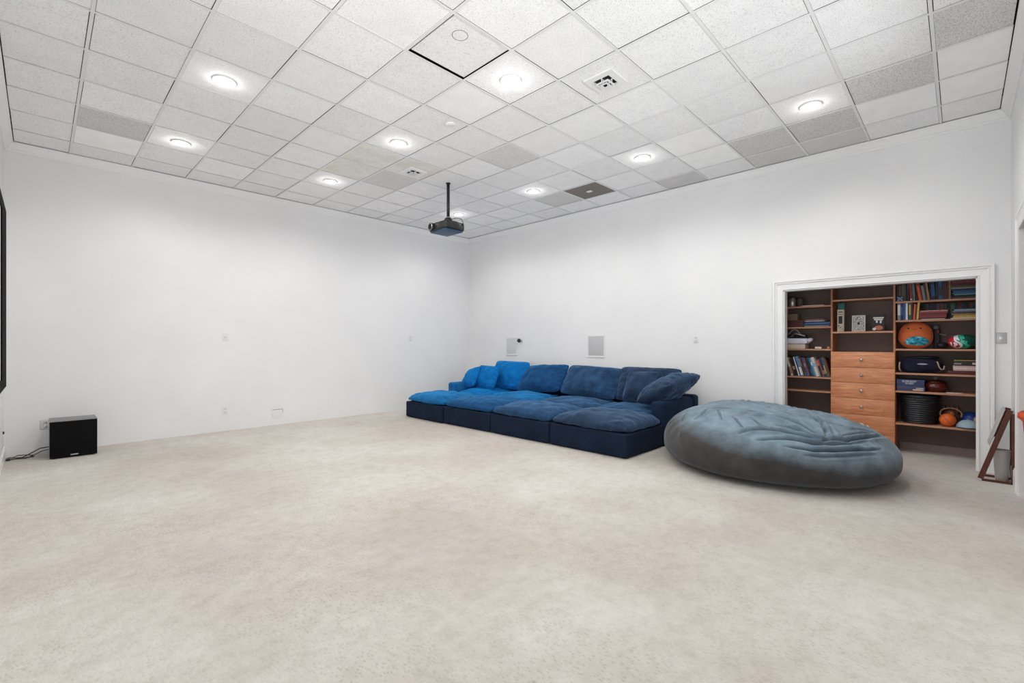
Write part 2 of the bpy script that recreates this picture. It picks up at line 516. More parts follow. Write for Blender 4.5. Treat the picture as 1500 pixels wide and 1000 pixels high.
# baseboards
BP = [(0, 0), (0.016, 0), (0.016, 0.10), (0.010, 0.125), (0, 0.13)]
b = MB(); b.box(XL, XL + 0.016, 3.1, YB, 0, 0.11); b.box(XL, XL + 0.010, 3.1, YB, 0.11, 0.13)
struct(b.build('baseboard_left', M['trim'], origin=(0, 0, 0)))
b = MB(); b.box(XR - 0.016, XR, YF, OY0 - 0.131, 0, 0.15); b.box(XR - 0.010, XR, YF, OY0 - 0.131, 0.15, 0.17)
b.box(XR - 0.016, XR, OY1 + 0.131, 2.6, 0, 0.15); b.box(XR - 0.010, XR, OY1 + 0.131, 2.6, 0.15, 0.17)
struct(b.build('baseboard_right', M['trim'], origin=(0, 0, 0)))
b = MB(); b.box(DX1 + 0.144, XR - 0.016, YF, YF + 0.016, 0, 0.15); b.box(DX1 + 0.144, XR - 0.016, YF, YF + 0.010, 0.15, 0.17)
struct(b.build('baseboard_front', M['trim'], origin=(0, 0, 0)))

# ------------------------------------------------------------------ ceiling
X0, PX, Y0, PY = 0.275, 0.630, 0.160, 0.642
TX0, TX1, TY0, TY1 = XL + 0.088, XR - 0.088, YF + 0.088, YB - 0.088
ceil = struct(MB().box(XL - 0.12, XR + 0.12, YF - 0.12, YB + 0.12, CZ, CZ + 0.1).build('ceiling', M['plenum'], origin=(0, 0, 0)))
xs = [TX0] + [X0 + PX * i for i in range(0, 11)] + [TX1]
ys = [TY0] + [Y0 + PY * j for j in range(0, 13)] + [TY1]
for i in range(1, 12):
    struct(MB().box(xs[i] - 0.012, xs[i] + 0.012, TY0, TY1, CEIL - 0.002, CEIL + 0.002).build('grid_bar', M['grid'], ceil))
for j in range(1, 14):
    struct(MB().box(TX0, TX1, ys[j] - 0.012, ys[j] + 0.012, CEIL - 0.0015, CEIL + 0.0025).build('grid_bar', M['grid'], ceil))
white = {(0, 11), (8, 3), (9, 3), (9, 0), (8, -1), (9, -1)}
dark = {(0, 10), (9, 1), (9, 2), (5, 9), (6, 6), (8, 0), (7, -1), (10, 1), (10, 2), (9, 7), (10, 4)}
stain = {(5, 8), (4, 9), (4, 8)}
tcache = {}
for i in range(-1, 11):
    for j in range(-1, 13):
        ax, bx = xs[i + 1], xs[i + 2]; ay, by = ys[j + 1], ys[j + 2]
        ax += 0.001 if i == -1 else 0.0148; bx -= 0.004 if i == 10 else 0.0148
        ay += 0.001 if j == -1 else 0.0148; by -= 0.004 if j == 12 else 0.0148
        wx, wy = bx - ax, by - ay
        drop = (i, j) == (3, 4)
        if drop: wx -= 0.022; wy -= 0.018
        if (i, j) == (9, 6): mt = 'grille_dark'
        elif (i, j) in white: mt = 'tile_plain'
        elif (i, j) in stain: mt = 'tile_stain'
        elif (i, j) in dark: mt = 'tile_dark'
        else: mt = 'tile'
        key = (round(wx, 3), round(wy, 3), mt)
        cxx, cyy = (ax + bx) / 2, (ay + by) / 2
        if key not in tcache:
            o = MB().box(-wx / 2, wx / 2, -wy / 2, wy / 2, 0, 0.015).build('ceiling_tile', M[mt], origin=(0, 0, 0))
            tcache[key] = o
        else:
            o = tcache[key].copy(); COL.objects.link(o)
        o.parent = ceil
        o['kind'] = 'structure'
        dz = 0.0025 + random.random() * 0.0035 + (0.010 if drop else 0)
        o.location = (cxx + random.uniform(-1, 1) * 0.003 + (0.008 if drop else 0), cyy + random.uniform(-1, 1) * 0.003 - (0.004 if drop else 0), CEIL + dz)
        if drop:
            o['label'] = 'displaced ceiling tile sitting crooked with dark gaps and a round cut-out'
            rg = MB(); pts = []
            n = 28
            vs = []; fs = []
            for k in range(n):
                a = 2 * PI * k / n
                for r_ in (0.062, 0.066): vs.append((cxx - 0.10 + r_ * math.cos(a), cyy - 0.14 + r_ * math.sin(a), CEIL + dz - 0.002))
                for r_ in (0.066, 0.062): vs.append((cxx - 0.10 + r_ * math.cos(a), cyy - 0.14 + r_ * math.sin(a), CEIL + dz))
            for k in range(n):
                q = (k + 1) % n
                for m_ in range(4):
                    fs.append((4 * k + m_, 4 * q + m_, 4 * q + (m_ + 1) % 4, 4 * k + (m_ + 1) % 4))
            o['_o'] = (o.location[0], o.location[1], o.location[2])
            rg.add(vs, fs)
            ring = rg.build('cut_out_ring', C(120, 120, 120), o)
            struct(ring)

# lamps: one every third tile
POS = {(1, 7): 'recessed downlight at the left of the ceiling, the biggest one over the left wall', (4, 4): 'recessed downlight beside the crooked ceiling tile, the biggest in mid ceiling',
       (8, 1): 'recessed downlight nearest the closet wall at the right of the ceiling', (1, 10): 'recessed downlight low at left beside the smooth white ceiling tile',
       (4, 7): 'recessed downlight just before the far small air vent', (8, 4): 'recessed downlight beside the pair of smooth white ceiling tiles',
       (4, 10): 'small recessed downlight to the left of the far air vent', (8, 7): 'small recessed downlight left of the grey square grille',
       (8, 10): 'farthest recessed downlight right behind the projector pole',
       (1, 4): 'recessed downlight above the projection screen, out of frame', (1, 1): 'recessed downlight above the camera corner, out of frame',
       (4, 1): 'recessed downlight near the front wall, out of frame'}
for (i, j), lab in POS.items():
    x = X0 + PX * (i + 0.5); y = Y0 + PY * (j + 0.5) + 0.02 * (j > 6)
    t = thing('ceiling_light', lab, 'light', (x, y, CEIL), 'recessed ceiling downlights')
    MB().lathe([(0.078, 0.0), (0.080, -0.006), (0.096, -0.008), (0.102, -0.004), (0.102, 0.002), (0.078, 0.002)], 32, (x, y, CEIL)).build('trim_ring', M['trim'], t)
    MB().lathe([(0.0, -0.0005), (0.077, -0.0005), (0.077, 0.0015), (0.0, 0.0015)], 32, (x, y, CEIL), cap=False).build('lens', M['lens_on'], t)
    l = bpy.data.lights.new('lamp_beam', 'SPOT'); l.energy = LAMP_W * 4; l.spot_size = math.radians(156); l.spot_blend = 0.6
    l.shadow_soft_size = 0.035; l.color = (1, 0.985, 0.96)
    o = bpy.data.objects.new('lamp_beam', l); o.parent = t; o.location = (0, 0, -0.02); COL.objects.link(o)
    l = bpy.data.lights.new('added_halo_lamp', 'POINT'); l.energy = 1.2; l.shadow_soft_size = 0.04; l.color = (1, 0.985, 0.96)   # added point lamp below the lens, gives the ceiling its halo
    o = bpy.data.objects.new('added_halo_lamp', l); o.parent = t; o.location = (0, 0, -0.07); COL.objects.link(o)

# vents and small ceiling fittings


def vent(i, j, lab, s=0.15, dx=0, dy=0):
    x = X0 + PX * (i + 0.5) + dx; y = Y0 + PY * (j + 0.5) + dy; z = CEIL + 0.002
    t = thing('ceiling_vent', lab, 'vent', (x, y, z), 'square supply vents in the ceiling')
    def ringbox(b, a, c, z0, z1):
        b.box(x - a, x + a, y - a, y - c, z0, z1); b.box(x - a, x + a, y + c, y + a, z0, z1)
        b.box(x - a, x - c, y - c, y + c, z0, z1); b.box(x + c, x + a, y - c, y + c, z0, z1)
    b = MB(); ringbox(b, s, s * 0.56, z - 0.016, z); b.build('vent_frame', M['vent'], t)
    MB().box(x - s * 0.56, x + s * 0.56, y - s * 0.56, y + s * 0.56, z - 0.003, z - 0.001).build('duct_opening', M['black'], t)
    for a, c, d in ((0.44, 0.33, 0.040), (0.25, 0.15, 0.048)):
        b = MB(); ringbox(b, s * a, s * c, z - d, z - d + 0.006)
        for sx, sy in ((1, 0), (-1, 0), (0, 1), (0, -1)):
            b.box(x + sx * s * a - 0.004, x + sx * s * a + 0.004, y + sy * s * a - 0.004, y + sy * s * a + 0.004, z - d, z)
        b.build('louvre', M['vent'], t)
    b = MB(); b.box(x - 0.003, x + 0.003, y - s * 0.56, y + s * 0.56, z - 0.014, z - 0.008); b.box(x - s * 0.56, x + s * 0.56, y - 0.003, y + 0.003, z - 0.014, z - 0.008)
    b.build('cross_bar', M['vent'], t)


vent(5, 3, 'square white air vent near the large middle downlight, dark louvres')
vent(5, 8, 'smaller looking square air vent with dirty stained tiles around it, near projector pole', 0.14, 0.04, 0.06)
x, y = X0 + PX * 9.5, Y0 + PY * 6.5
b = MB().rbox(x - 0.03, x + 0.03, y - 0.045, y + 0.045, CEIL - 0.012, CEIL + 0.002, 0.004)
tag(b.build('grille_badge', M['plate']), 'small white plate in the middle of the dark grey ceiling grille', 'plate')
x, y = X0 + PX * 4.72, Y0 + PY * 6.2
b = MB().lathe([(0.0, -0.02), (0.035, -0.02), (0.055, -0.012), (0.062, 0.0), (0.062, 0.001)], 28, (x, y, CEIL + 0.001), cap=False)
tag(b.build('sprinkler_cover', M['vent']), 'faint white round sprinkler cover plate on the ceiling between two downlights', 'sprinkler')

# ------------------------------------------------------------------ wall fittings
PXW = XR


def wallplate(x, y, z, wall, w=0.075, h=0.12, lab='', cat='outlet', name='wall_outlet', holes=2, mt='plate', grp=None):
    loc = (x, y, z)
    t = thing(name, lab, cat, loc, grp)
    b = MB(); ds = []
    if wall == 'right':
        b.rbox(PXW - 0.007, PXW, y - w / 2, y + w / 2, z - h / 2, z + h / 2, 0.003)
        for s_ in ((0.026, -0.026) if holes == 2 else (0,)):
            d = MB(); ds.append(d); d.rbox(PXW - 0.010, PXW - 0.006, y - 0.017, y + 0.017, z + s_ - 0.015, z + s_ + 0.015, 0.004)
    else:
        b.rbox(x - w / 2, x + w / 2, YB - 0.007, YB, z - h / 2, z + h / 2, 0.003)
        for s_ in ((0.026, -0.026) if holes == 2 else (0,)):
            d = MB(); ds.append(d); d.rbox(x - 0.017, x + 0.017, YB - 0.010, YB - 0.006, z + s_ - 0.015, z + s_ + 0.015, 0.004)
    b.build('cover_plate', M[mt], t)
    for d in ds: d.build('socket' if holes == 2 else 'toggle', M['plate_dim'] if mt == 'plate' else M['silver'], t)
    return t


wallplate(2.07, YB, 1.50, 'back', 0.085, 0.125, 'white wall plate at mid height on the left wall', 'wall plate', 'wall_plate', 1)
wallplate(2.07, YB, 0.328, 'back', 0.085, 0.125, 'white outlet low on the left wall above the carpet', 'outlet', 'wall_outlet', 2)
wallplate(5.535, YB, 1.50, 'back', 0.075, 0.12, 'white light switch on the left wall near the sofa corner', 'switch', 'light_switch', 2)
wallplate(XR, 2.97, 1.463, 'right', 0.085, 0.115, 'white duplex outlet on the wall right of the square speaker', 'outlet', 'wall_outlet', 2)
wallplate(XR, -0.315, 1.455, 'right', 0.078, 0.118, 'steel light switch beside the closet opening', 'switch', 'light_switch', 1, 'steelplate')
wallplate(0.05, YB, 0.36, 'back', 0.10, 0.125, 'wide grey-white outlet on the wall behind the black subwoofer', 'outlet', 'wall_outlet', 2, 'plate_dim')
# patched access plate
t = thing('cable_cover', 'small painted cover plate with a painted-on shadow edge low on the left wall', 'cover', (2.85, YB, 0.12))
MB().rbox(2.765, 2.935, YB - 0.006, YB, 0.12, 0.262, 0.002).build('painted_plate', M['wall'], t)
MB().box(2.765, 2.938, YB - 0.008, YB, 0.262, 0.267).box(2.935, 2.939, YB - 0.008, YB, 0.20, 0.262).build('shadow_edge', C(105, 105, 105), t)  # grey strips paint the shadow along the plate's edge


def wall_speaker(y0, y1, z0, z1, lab, g):
    t = thing('wall_speaker', lab, 'speaker', (XR, (y0 + y1) / 2, (z0 + z1) / 2), 'square speakers set in the sofa wall')
    f = 0.022
    b = MB(); b.box(XR - 0.010, XR, y0, y1, z0, z0 + f); b.box(XR - 0.010, XR, y0, y1, z1 - f, z1); b.box(XR - 0.010, XR, y0, y0 + f, z0 + f, z1 - f); b.box(XR - 0.010, XR, y1 - f, y1, z0 + f, z1 - f)
    b.build('speaker_frame', M['plate'], t)
    MB().rbox(XR - 0.007, XR, y0 + f, y1 - f, z0 + f, z1 - f, 0.003).build('speaker_grille', M[g], t)
    MB().box(XR - 0.016, XR, y0 - 0.01, y1 + 0.01, z0 - 0.008, z0 + 0.004).build('bottom_lip', M['plate'], t)


wall_speaker(6.84, 7.17, 1.15, 1.53, 'pale square wall speaker at left beside the small black camera', 'grille_lt')
wall_speaker(4.635, 5.015, 1.15, 1.55, 'grey square wall speaker above the middle of the sofa', 'grille')
t = thing('wall_camera', 'small round black camera on the wall next to the left wall speaker', 'camera', (XR, 6.72, 1.46))
Tm = frame((XR, 6.72, 1.46), (0, 1, 0), (0, 0, 1))   # normal +x
Tm = frame((XR, 6.72, 1.46), (0, -1, 0), (0, 0, 1))  # normal -x
MB().lathe([(0.030, 0), (0.030, 0.02), (0.018, 0.03), (0.018, 0.05)], 20, T=Tm).build('bracket', M['plate_dim'], t)
MB().lathe([(0.0, 0.05), (0.034, 0.05), (0.042, 0.062), (0.042, 0.085), (0.032, 0.10), (0.0, 0.104)], 24, T=Tm, cap=False).build('camera_head', M['blackplastic'], t)

# projection screen on the left wall
t = thing('projection_screen', 'large projection screen in a wide black frame on the near left wall', 'screen', (XL, 5.5, 0.95))
sx0, sx1 = XL + 0.001, XL + 0.066
b = MB(); y0, y1, z0, z1 = 3.9, 7.10, 0.955, 2.765
b.box(sx0, sx1, y0, y0 + 0.72, z0, z1); b.box(sx0, sx1, y1 - 0.72, y1, z0, z1)
b.box(sx0, sx1, y0 + 0.72, y1 - 0.72, z0, z0 + 0.1); b.box(sx0, sx1, y0 + 0.72, y1 - 0.72, z1 - 0.1, z1)
b.build('screen_frame', M['blackcloth'], t)
MB().box(sx0, sx1 - 0.012, y0 + 0.72, y1 - 0.72, z0 + 0.1, z1 - 0.1).build('screen_surface', M['screen'], t)

# ------------------------------------------------------------------ projector
px_, py_ = 4.42, 5.69
pz = 3.13
t = thing('projector', 'black projector hanging from the ceiling on a black pole', 'projector', (px_, py_, pz))
MB().lathe([(0.036, 0.0), (0.036, -0.010), (0.026, -0.014)], 24, (px_, py_, CEIL)).build('ceiling_flange', M['blackplastic'], t)
MB().lathe([(0.024, pz + 0.20), (0.024, CEIL - 0.01)], 20, (px_, py_, 0)).build('pole', M['blackplastic'], t)
MB().lathe([(0.05, 0.16), (0.058, 0.17), (0.058, 0.195), (0.045, 0.21), (0.03, 0.215)], 24, (px_, py_, pz)).build('pole_collar', M['blackplastic'], t)
MB().lathe([(0.034, 0.2155), (0.032, 0.226), (0.025, 0.228)], 24, (px_, py_, pz)).build('collar_ring', M['silver'], t)
b = MB()
for a in range(4):
    c_ = math.cos(PI / 4 + a * PI / 2); s_ = math.sin(PI / 4 + a * PI / 2)
    b.tube([(px_ + 0.03 * c_, py_ + 0.03 * s_, pz + 0.17), (px_ + 0.14 * c_, py_ + 0.14 * s_, pz + 0.145), (px_ + 0.15 * c_, py_ + 0.15 * s_, pz + 0.11)], 0.012)
b.rbox(px_ - 0.07, px_ + 0.07, py_ - 0.07, py_ + 0.07, pz + 0.13, pz + 0.165, 0.01)
b.build('mount_bracket', M['blackplastic'], t)


def bulge(v):
    # raised shell, slimmer towards its edges
    return v


bx0, bx1, by0, by1 = px_ - 0.20, px_ + 0.17, py_ - 0.20, py_ + 0.24
MB().rbox(bx0, bx1, by0, by1, pz + 0.0, pz + 0.125, 0.03, seg=4).build('body', M['blackplastic'], t)
MB().rbox(bx0 + 0.02, bx1 - 0.02, by0 + 0.02, by1 - 0.02, pz - 0.018, pz + 0.004, 0.01).build('blue_lit_bottom', flat('painted_blue_underlight', rgb(50, 76, 106), 0.5), t)  # blue light on the underside, painted into this panel's colour
Tl = frame((bx0 + 0.01, by1 - 0.10, pz + 0.062), (0, -1, 0), (0, 0, 1))
MB().lathe([(0.058, 0.0), (0.062, 0.03), (0.058, 0.05), (0.05, 0.052), (0.046, 0.03), (0.0, 0.025)], 28, T=Tl, cap=False).build('lens_barrel', M['blackplastic'], t)
MB().lathe([(0.0, 0.034), (0.03, 0.032), (0.044, 0.028)], 24, T=Tl, cap=False).build('lens_glass', flat('lens_glass_coating', (0.03, 0.03, 0.035), 0.05, spec=1.0), t)
MB().lathe([(0.044, 0.0515), (0.054, 0.0525), (0.056, 0.051)], 28, T=Tl, cap=False).build('lens_ring', flat('grey_ring', (0.25, 0.24, 0.24), 0.35, 0.5), t)
b = MB()
for k in range(7): b.box(bx0 - 0.002, bx0 + 0.004, by0 + 0.05, by0 + 0.16, pz + 0.03 + k * 0.011, pz + 0.036 + k * 0.011)
b.build('air_vent', M['plenum'], t)
MB().tube([(bx0 - 0.004, by0 + 0.215, pz + 0.07), (bx0 + 0.002, by0 + 0.215, pz + 0.07)], 0.010, 10).build('sensor_eye', C(120, 40, 35), t)
b = MB()
for k in range(8): b.box(bx0 + 0.08 + k * 0.022, bx0 + 0.094 + k * 0.022, by0 - 0.002, by0 + 0.004, pz + 0.035, pz + 0.09)
b.build('side_vent', M['plenum'], t)
MB().tube([(px_ + 0.02, py_ - 0.02, pz + 0.18), (px_ + 0.07, py_ - 0.09, pz + 0.21), (px_ + 0.12, py_ - 0.17, pz + 0.19), (px_ + 0.13, py_ - 0.205, pz + 0.13), (px_ + 0.13, py_ - 0.205, pz + 0.08)], 0.005).build('cable', M['blackplastic'], t)

# ------------------------------------------------------------------ sofa


def nz(x, y, z, s): return noise.noise(Vector((x * s, y * s, z * s)))


def cushion(w, d, top, bot, T, seed, nx=46, ny=46, e=5.0, pinch=0.035, wr=0.010, dome=0.03, round_=0.42, corner=0.045):
    """a soft cushion: w x d, seam at z=0, top/bottom swell"""
    b = MB(); vs = []; fs = []
    R = random.Random(seed); o1 = R.random() * 50
    idx = {}
    def spread(q): return math.copysign(1 - (1 - abs(q)) ** 1.5, q)
    for side in (1, -1):
        for i in range(nx + 1):
            for j in range(ny + 1):
                u = spread(-1 + 2 * i / nx); v = spread(-1 + 2 * j / ny)
                edge = (i in (0, nx)) or (j in (0, ny))
                if side < 0 and edge:
                    idx[(side, i, j)] = idx[(1, i, j)]; continue
                # square-ish outline with rounded corners and slightly bowed sides
                rr = 1 - corner * (abs(u) ** 5) * (abs(v) ** 5)
                X = w / 2 * u * (1 - pinch * (1 - v * v)) * rr
                Y = d / 2 * v * (1 - pinch * (1 - u * u)) * rr
                f = max(0.0, (1 - abs(u) ** e) * (1 - abs(v) ** e)) ** round_
                t = (top if side > 0 else bot)
                Z = side * t * f + side * (dome if side > 0 else dome * 0.5) * (1 - u * u) * (1 - v * v)
                if not edge:
                    n1 = nz(X + o1, Y, side, 3.2) * wr * 1.6 + nz(X + o1, Y, side * 3, 8) * wr * 0.8
                    # creases that run in from the seam
                    ax = abs(u); ay = abs(v)
                    g = max(ax, ay); q = (Y if ax > ay else X)
                    cr = abs(nz(q * 1.0 + o1, g * 0.4, side * 2.0, 11))
                    Z += side * (n1 * f - wr * 1.5 * (max(0, g - 0.35) ** 1.2) * max(0, 0.35 - cr) * 2.2 * (1 if g < 0.97 else 0.3))
                else:
                    Z += nz(X + o1, Y, 0, 5) * wr * 0.7
                idx[(side, i, j)] = len(vs); vs.append((X, Y, Z))
    for side in (1, -1):
        for i in range(nx):
            for j in range(ny):
                a, b_, c, d_ = idx[(side, i, j)], idx[(side, i + 1, j)], idx[(side, i + 1, j + 1)], idx[(side, i, j + 1)]
                fs.append((a, b_, c, d_) if side > 0 else (d_, c, b_, a))
    b.add(vs, fs, 0, True, T)
    return b


def soft_base(b, x0, x1, y0, y1, z0, z1):
    b.rbox(x0, x1, y0, y1, z0, z1, 0.025, seg=4)


YS = [2.865, 4.075, 5.275, 6.46, 7.60]      # module seams along the wall
XF, XM, XB = 4.91, 5.875, 7.06
GS = 'modules of the big blue sectional sofa'
otl = ['navy ottoman module at the near right end, next to the beanbag', 'navy ottoman module second from the right in the front row',
       'blue-topped ottoman module second from the left in the front row', 'bright blue-topped ottoman module at the far left of the front row']
stl = ['navy corner seat module with the right armrest', 'slate blue armless seat module, second from the right in the back row',
       'blue armless seat module, second from the left in the back row', 'bright blue seat module with the left armrest in the room corner']
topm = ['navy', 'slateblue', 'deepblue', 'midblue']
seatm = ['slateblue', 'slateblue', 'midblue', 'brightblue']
Tpos = [(0.0, 0.0), (0.0, 0.0), (0.0, 0.0), (-0.03, 0.0)]
for k in range(4):
    y0, y1 = YS[k] + 0.006, YS[k + 1] - 0.006
    dx = Tpos[k][0]
    t = thing('ottoman', otl[k], 'ottoman', ((XF + XM) / 2 + dx, (y0 + y1) / 2, 0), GS)
    b = MB(); soft_base(b, XF + dx, XM - 0.01, y0, y1, 0.012, 0.30); b.build('base', M['navybase'], t)
    for sx in (XF + dx + 0.08, XM - 0.09):
        for sy in (y0 + 0.08, y1 - 0.08): MB().lathe([(0.025, 0.0), (0.025, 0.02)], 12, (sx, sy, 0)).build('foot', M['blackplastic'], t)
    T = Matrix.Translation(((XF + XM) / 2 + dx, (y0 + y1) / 2, 0.335))
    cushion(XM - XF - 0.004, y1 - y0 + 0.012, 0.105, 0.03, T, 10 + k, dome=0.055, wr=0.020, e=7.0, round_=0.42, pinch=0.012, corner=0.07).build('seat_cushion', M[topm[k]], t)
for k in range(4):
    y0, y1 = YS[k] + 0.006, YS[k + 1] - 0.006
    t = thing('sofa', stl[k], 'sofa', ((XM + XB) / 2, (y0 + y1) / 2, 0), GS)
    b = MB(); soft_base(b, XM, XB, y0, y1, 0.012, 0.30); b.build('base', M['navybase'], t)
    cy0 = y0 + (0.20 if k == 0 else 0); cy1 = y1 - (0.20 if k == 3 else 0)
    b = MB(); b.rbox(XB - 0.20, XB, y0, y1, 0.29, 0.62, 0.05, seg=5); b.build('back_panel', M['armnavy'], t)
    T = Matrix.Translation(((XM + XB - 0.20) / 2, (cy0 + cy1) / 2, 0.335))
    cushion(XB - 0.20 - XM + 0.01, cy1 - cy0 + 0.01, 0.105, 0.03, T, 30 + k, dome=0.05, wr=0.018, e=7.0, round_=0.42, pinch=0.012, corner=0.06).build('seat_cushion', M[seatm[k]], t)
    if k in (0, 3):
        ya = (y0, y0 + 0.20) if k == 0 else (y1 - 0.20, y1)
        b = MB(); b.rbox(XM + 0.005, XB - 0.205, ya[0] - 0.003, ya[1] + 0.003, 0.012, 0.60, 0.055, seg=6)
        b.build('armrest', M['armnavy'] if k == 0 else M['midblue'], t)

GP = 'loose cushions on the sectional sofa'


def pillow(c, wdir, hdir, w, h, th, mat, lab, seed, name='sofa_pillow', cat='cushion'):
    T = frame(c, wdir, hdir)
    o = cushion(w, h, th, th, T, seed, 44, 44, e=2.7, pinch=0.045, wr=0.028, dome=0.0, round_=0.55, corner=0.09).build(name, M[mat])
    return tag(o, lab, cat, GP)


def lean(a, yaw=0.0):
    """height direction leaning back to +x by angle a, rotated by yaw about z"""
    v = Vector((math.sin(a), 0, math.cos(a))); return Matrix.Rotation(yaw, 3, 'Z') @ v


def wdir(yaw, roll=0.0):
    return Matrix.Rotation(yaw, 3, 'Z') @ Vector((0, -math.cos(roll), math.sin(roll)))


LB = math.radians(27)
pillow((6.75, 3.58, 0.740), wdir(0, 0.0), lean(LB), 1.10, 0.62, 0.13, 'navy', 'wide navy back cushion at the right end behind two smaller cushions', 51)
pillow((6.73, 4.62, 0.735), wdir(0.0, -0.03), lean(math.radians(34)), 1.20, 0.62, 0.15, 'slateblue', 'slate blue back cushion in the middle of the sofa, second wide one from the right', 52)
pillow((6.72, 5.74, 0.735), wdir(0, 0.06), lean(math.radians(38)), 1.12, 0.62, 0.145, 'deepblue', 'tilted deep blue back cushion left of the middle one', 53)
pillow((6.70, 6.60, 0.755), wdir(0.10, -0.02), lean(math.radians(24)), 0.92, 0.62, 0.14, 'brightblue', 'large bright blue back cushion at the left end of the backrest', 54)
pillow((6.36, 6.92, 0.715), wdir(-0.06, -0.02), lean(math.radians(22)), 0.68, 0.50, 0.11, 'brightblue', 'small square bright blue cushion between two others at the left end', 55)
pillow((6.30, 7.33, 0.685), wdir(-0.30, 0.16), lean(math.radians(26), -0.30), 0.64, 0.46, 0.11, 'brightblue', 'bright blue cushion with a sharp corner leaning on the left armrest', 56)
pillow((6.46, 3.51, 0.730), wdir(-0.05, 0.0), lean(math.radians(26), -0.05), 0.60, 0.54, 0.12, 'navy', 'smaller square navy cushion in front of the right back cushion', 57)
# big cushion slumped over the right armrest
pillow((6.40, 3.05, 0.740), (1, -0.12, 0.13), (0.05, -0.88, 0.47), 0.92, 0.66, 0.165, 'navy', 'plump navy cushion slumped over the right armrest', 58)

# ------------------------------------------------------------------ beanbag
BX, BY, BR = 5.825, 1.56, 1.16
FOLDS = [
    ([(5.78, 2.234, 0.654), (6.021, 2.125, 0.669), (6.138, 1.992, 0.668), (6.024, 1.748, 0.658), (5.804, 1.502, 0.642), (5.365, 1.133, 0.573), (5.257, 0.944, 0.505), (5.347, 0.829, 0.491)], 0.02, 0.03),
    ([(6.079, 1.973, 0.67), (6.293, 1.825, 0.655), (6.095, 1.564, 0.643), (5.92, 1.298, 0.627), (5.719, 1.127, 0.606), (5.484, 0.988, 0.559), (5.306, 0.884, 0.499)], 0.018, 0.028),
    ([(5.481, 2.12, 0.628), (5.5, 1.977, 0.641), (5.48, 1.772, 0.644), (5.419, 1.566, 0.633), (5.358, 1.273, 0.596), (5.225, 1.025, 0.518), (5.22, 0.876, 0.474), (5.324, 0.782, 0.47)], 0.02, 0.03),
    ([(4.921, 1.593, 0.498), (5.001, 1.512, 0.529), (5.061, 1.384, 0.537), (5.093, 1.275, 0.53), (5.086, 1.149, 0.502), (5.145, 0.937, 0.469), (5.301, 0.783, 0.465), (5.571, 0.678, 0.474), (6.027, 0.567, 0.442)], 0.024, 0.026),
    ([(4.885, 1.415, 0.456), (4.964, 1.274, 0.475), (5.026, 1.138, 0.475), (5.059, 0.994, 0.451), (5.148, 0.865, 0.446), (5.28, 0.751, 0.447), (5.514, 0.646, 0.453)], 0.018, 0.022),
    ([(4.913, 1.197, 0.427), (4.95, 1.089, 0.421), (4.983, 0.983, 0.405), (5.067, 0.856, 0.405), (5.187, 0.741, 0.41), (5.349, 0.622, 0.407), (5.537, 0.536, 0.4)], 0.016, 0.02),
    ([(6.237, 1.767, 0.655), (6.353, 1.638, 0.638), (6.129, 1.424, 0.631), (5.719, 1.127, 0.606), (5.691, 0.998, 0.581)], 0.016, 0.03),
    ([(5.91, 1.407, 0.635), (5.737, 1.201, 0.617), (5.622, 1.045, 0.586)], 0.014, 0.022),
    ([(6.215, 1.446, 0.63), (6.225, 1.302, 0.616), (6.259, 1.145, 0.595), (6.078, 0.863, 0.556), (6.176, 0.719, 0.502)], 0.016, 0.035),
    ([(5.481, 2.12, 0.628), (5.345, 2.103, 0.604), (5.229, 2.099, 0.576), (5.148, 2.146, 0.539)], 0.016, 0.018),
    ([(5.417, 1.984, 0.63), (5.248, 1.903, 0.605), (5.118, 1.841, 0.576)], 0.012, 0.016),
    ([(5.225, 1.764, 0.607), (5.092, 1.662, 0.572), (5.002, 1.584, 0.536)], 0.012, 0.016),
    ([(5.246, 1.59, 0.609), (5.161, 1.506, 0.583), (5.091, 1.436, 0.554), (5.104, 1.377, 0.551)], 0.012, 0.018),
    ([(5.743, 1.053, 0.594), (5.491, 0.983, 0.559), (5.282, 0.929, 0.507)], 0.014, 0.025),
    ([(5.627, 0.979, 0.572), (5.433, 0.913, 0.533), (5.31, 0.859, 0.493)], 0.012, 0.022),
    ([(5.731, 2.437, 0.587), (5.461, 2.356, 0.564), (5.247, 2.323, 0.508), (4.906, 2.18, 0.364)], 0.01, 0.014),
    ([(5.303, 1.606, 0.62), (5.389, 1.387, 0.615), (5.281, 1.115, 0.552), (5.207, 0.935, 0.488)], 0.014, 0.024),
    ([(5.705, 0.902, 0.559), (5.763, 0.786, 0.529), (5.909, 0.66, 0.49), (6.083, 0.565, 0.435)], 0.01, 0.03),
    ([(5.347, 0.829, 0.491), (5.568, 0.751, 0.5), (5.868, 0.642, 0.481)], 0.012, 0.022),
    ([(4.91, 1.034, 0.368), (4.979, 0.898, 0.362), (5.128, 0.726, 0.372), (5.366, 0.558, 0.371)], 0.008, 0.018),
    ([(5.201, 1.332, 0.572), (5.206, 1.173, 0.546), (5.158, 1.014, 0.495), (5.186, 0.886, 0.467)], 0.014, 0.022),
    ([(6.029, 2.11, 0.669), (5.839, 1.858, 0.663), (5.657, 1.564, 0.645), (5.433, 1.262, 0.605)], 0.014, 0.028),
    ([(6.307, 1.278, 0.606), (5.936, 1.063, 0.599), (5.798, 0.884, 0.559), (5.702, 0.765, 0.518)], 0.01, 0.03),
]   # FOLDS-DATA


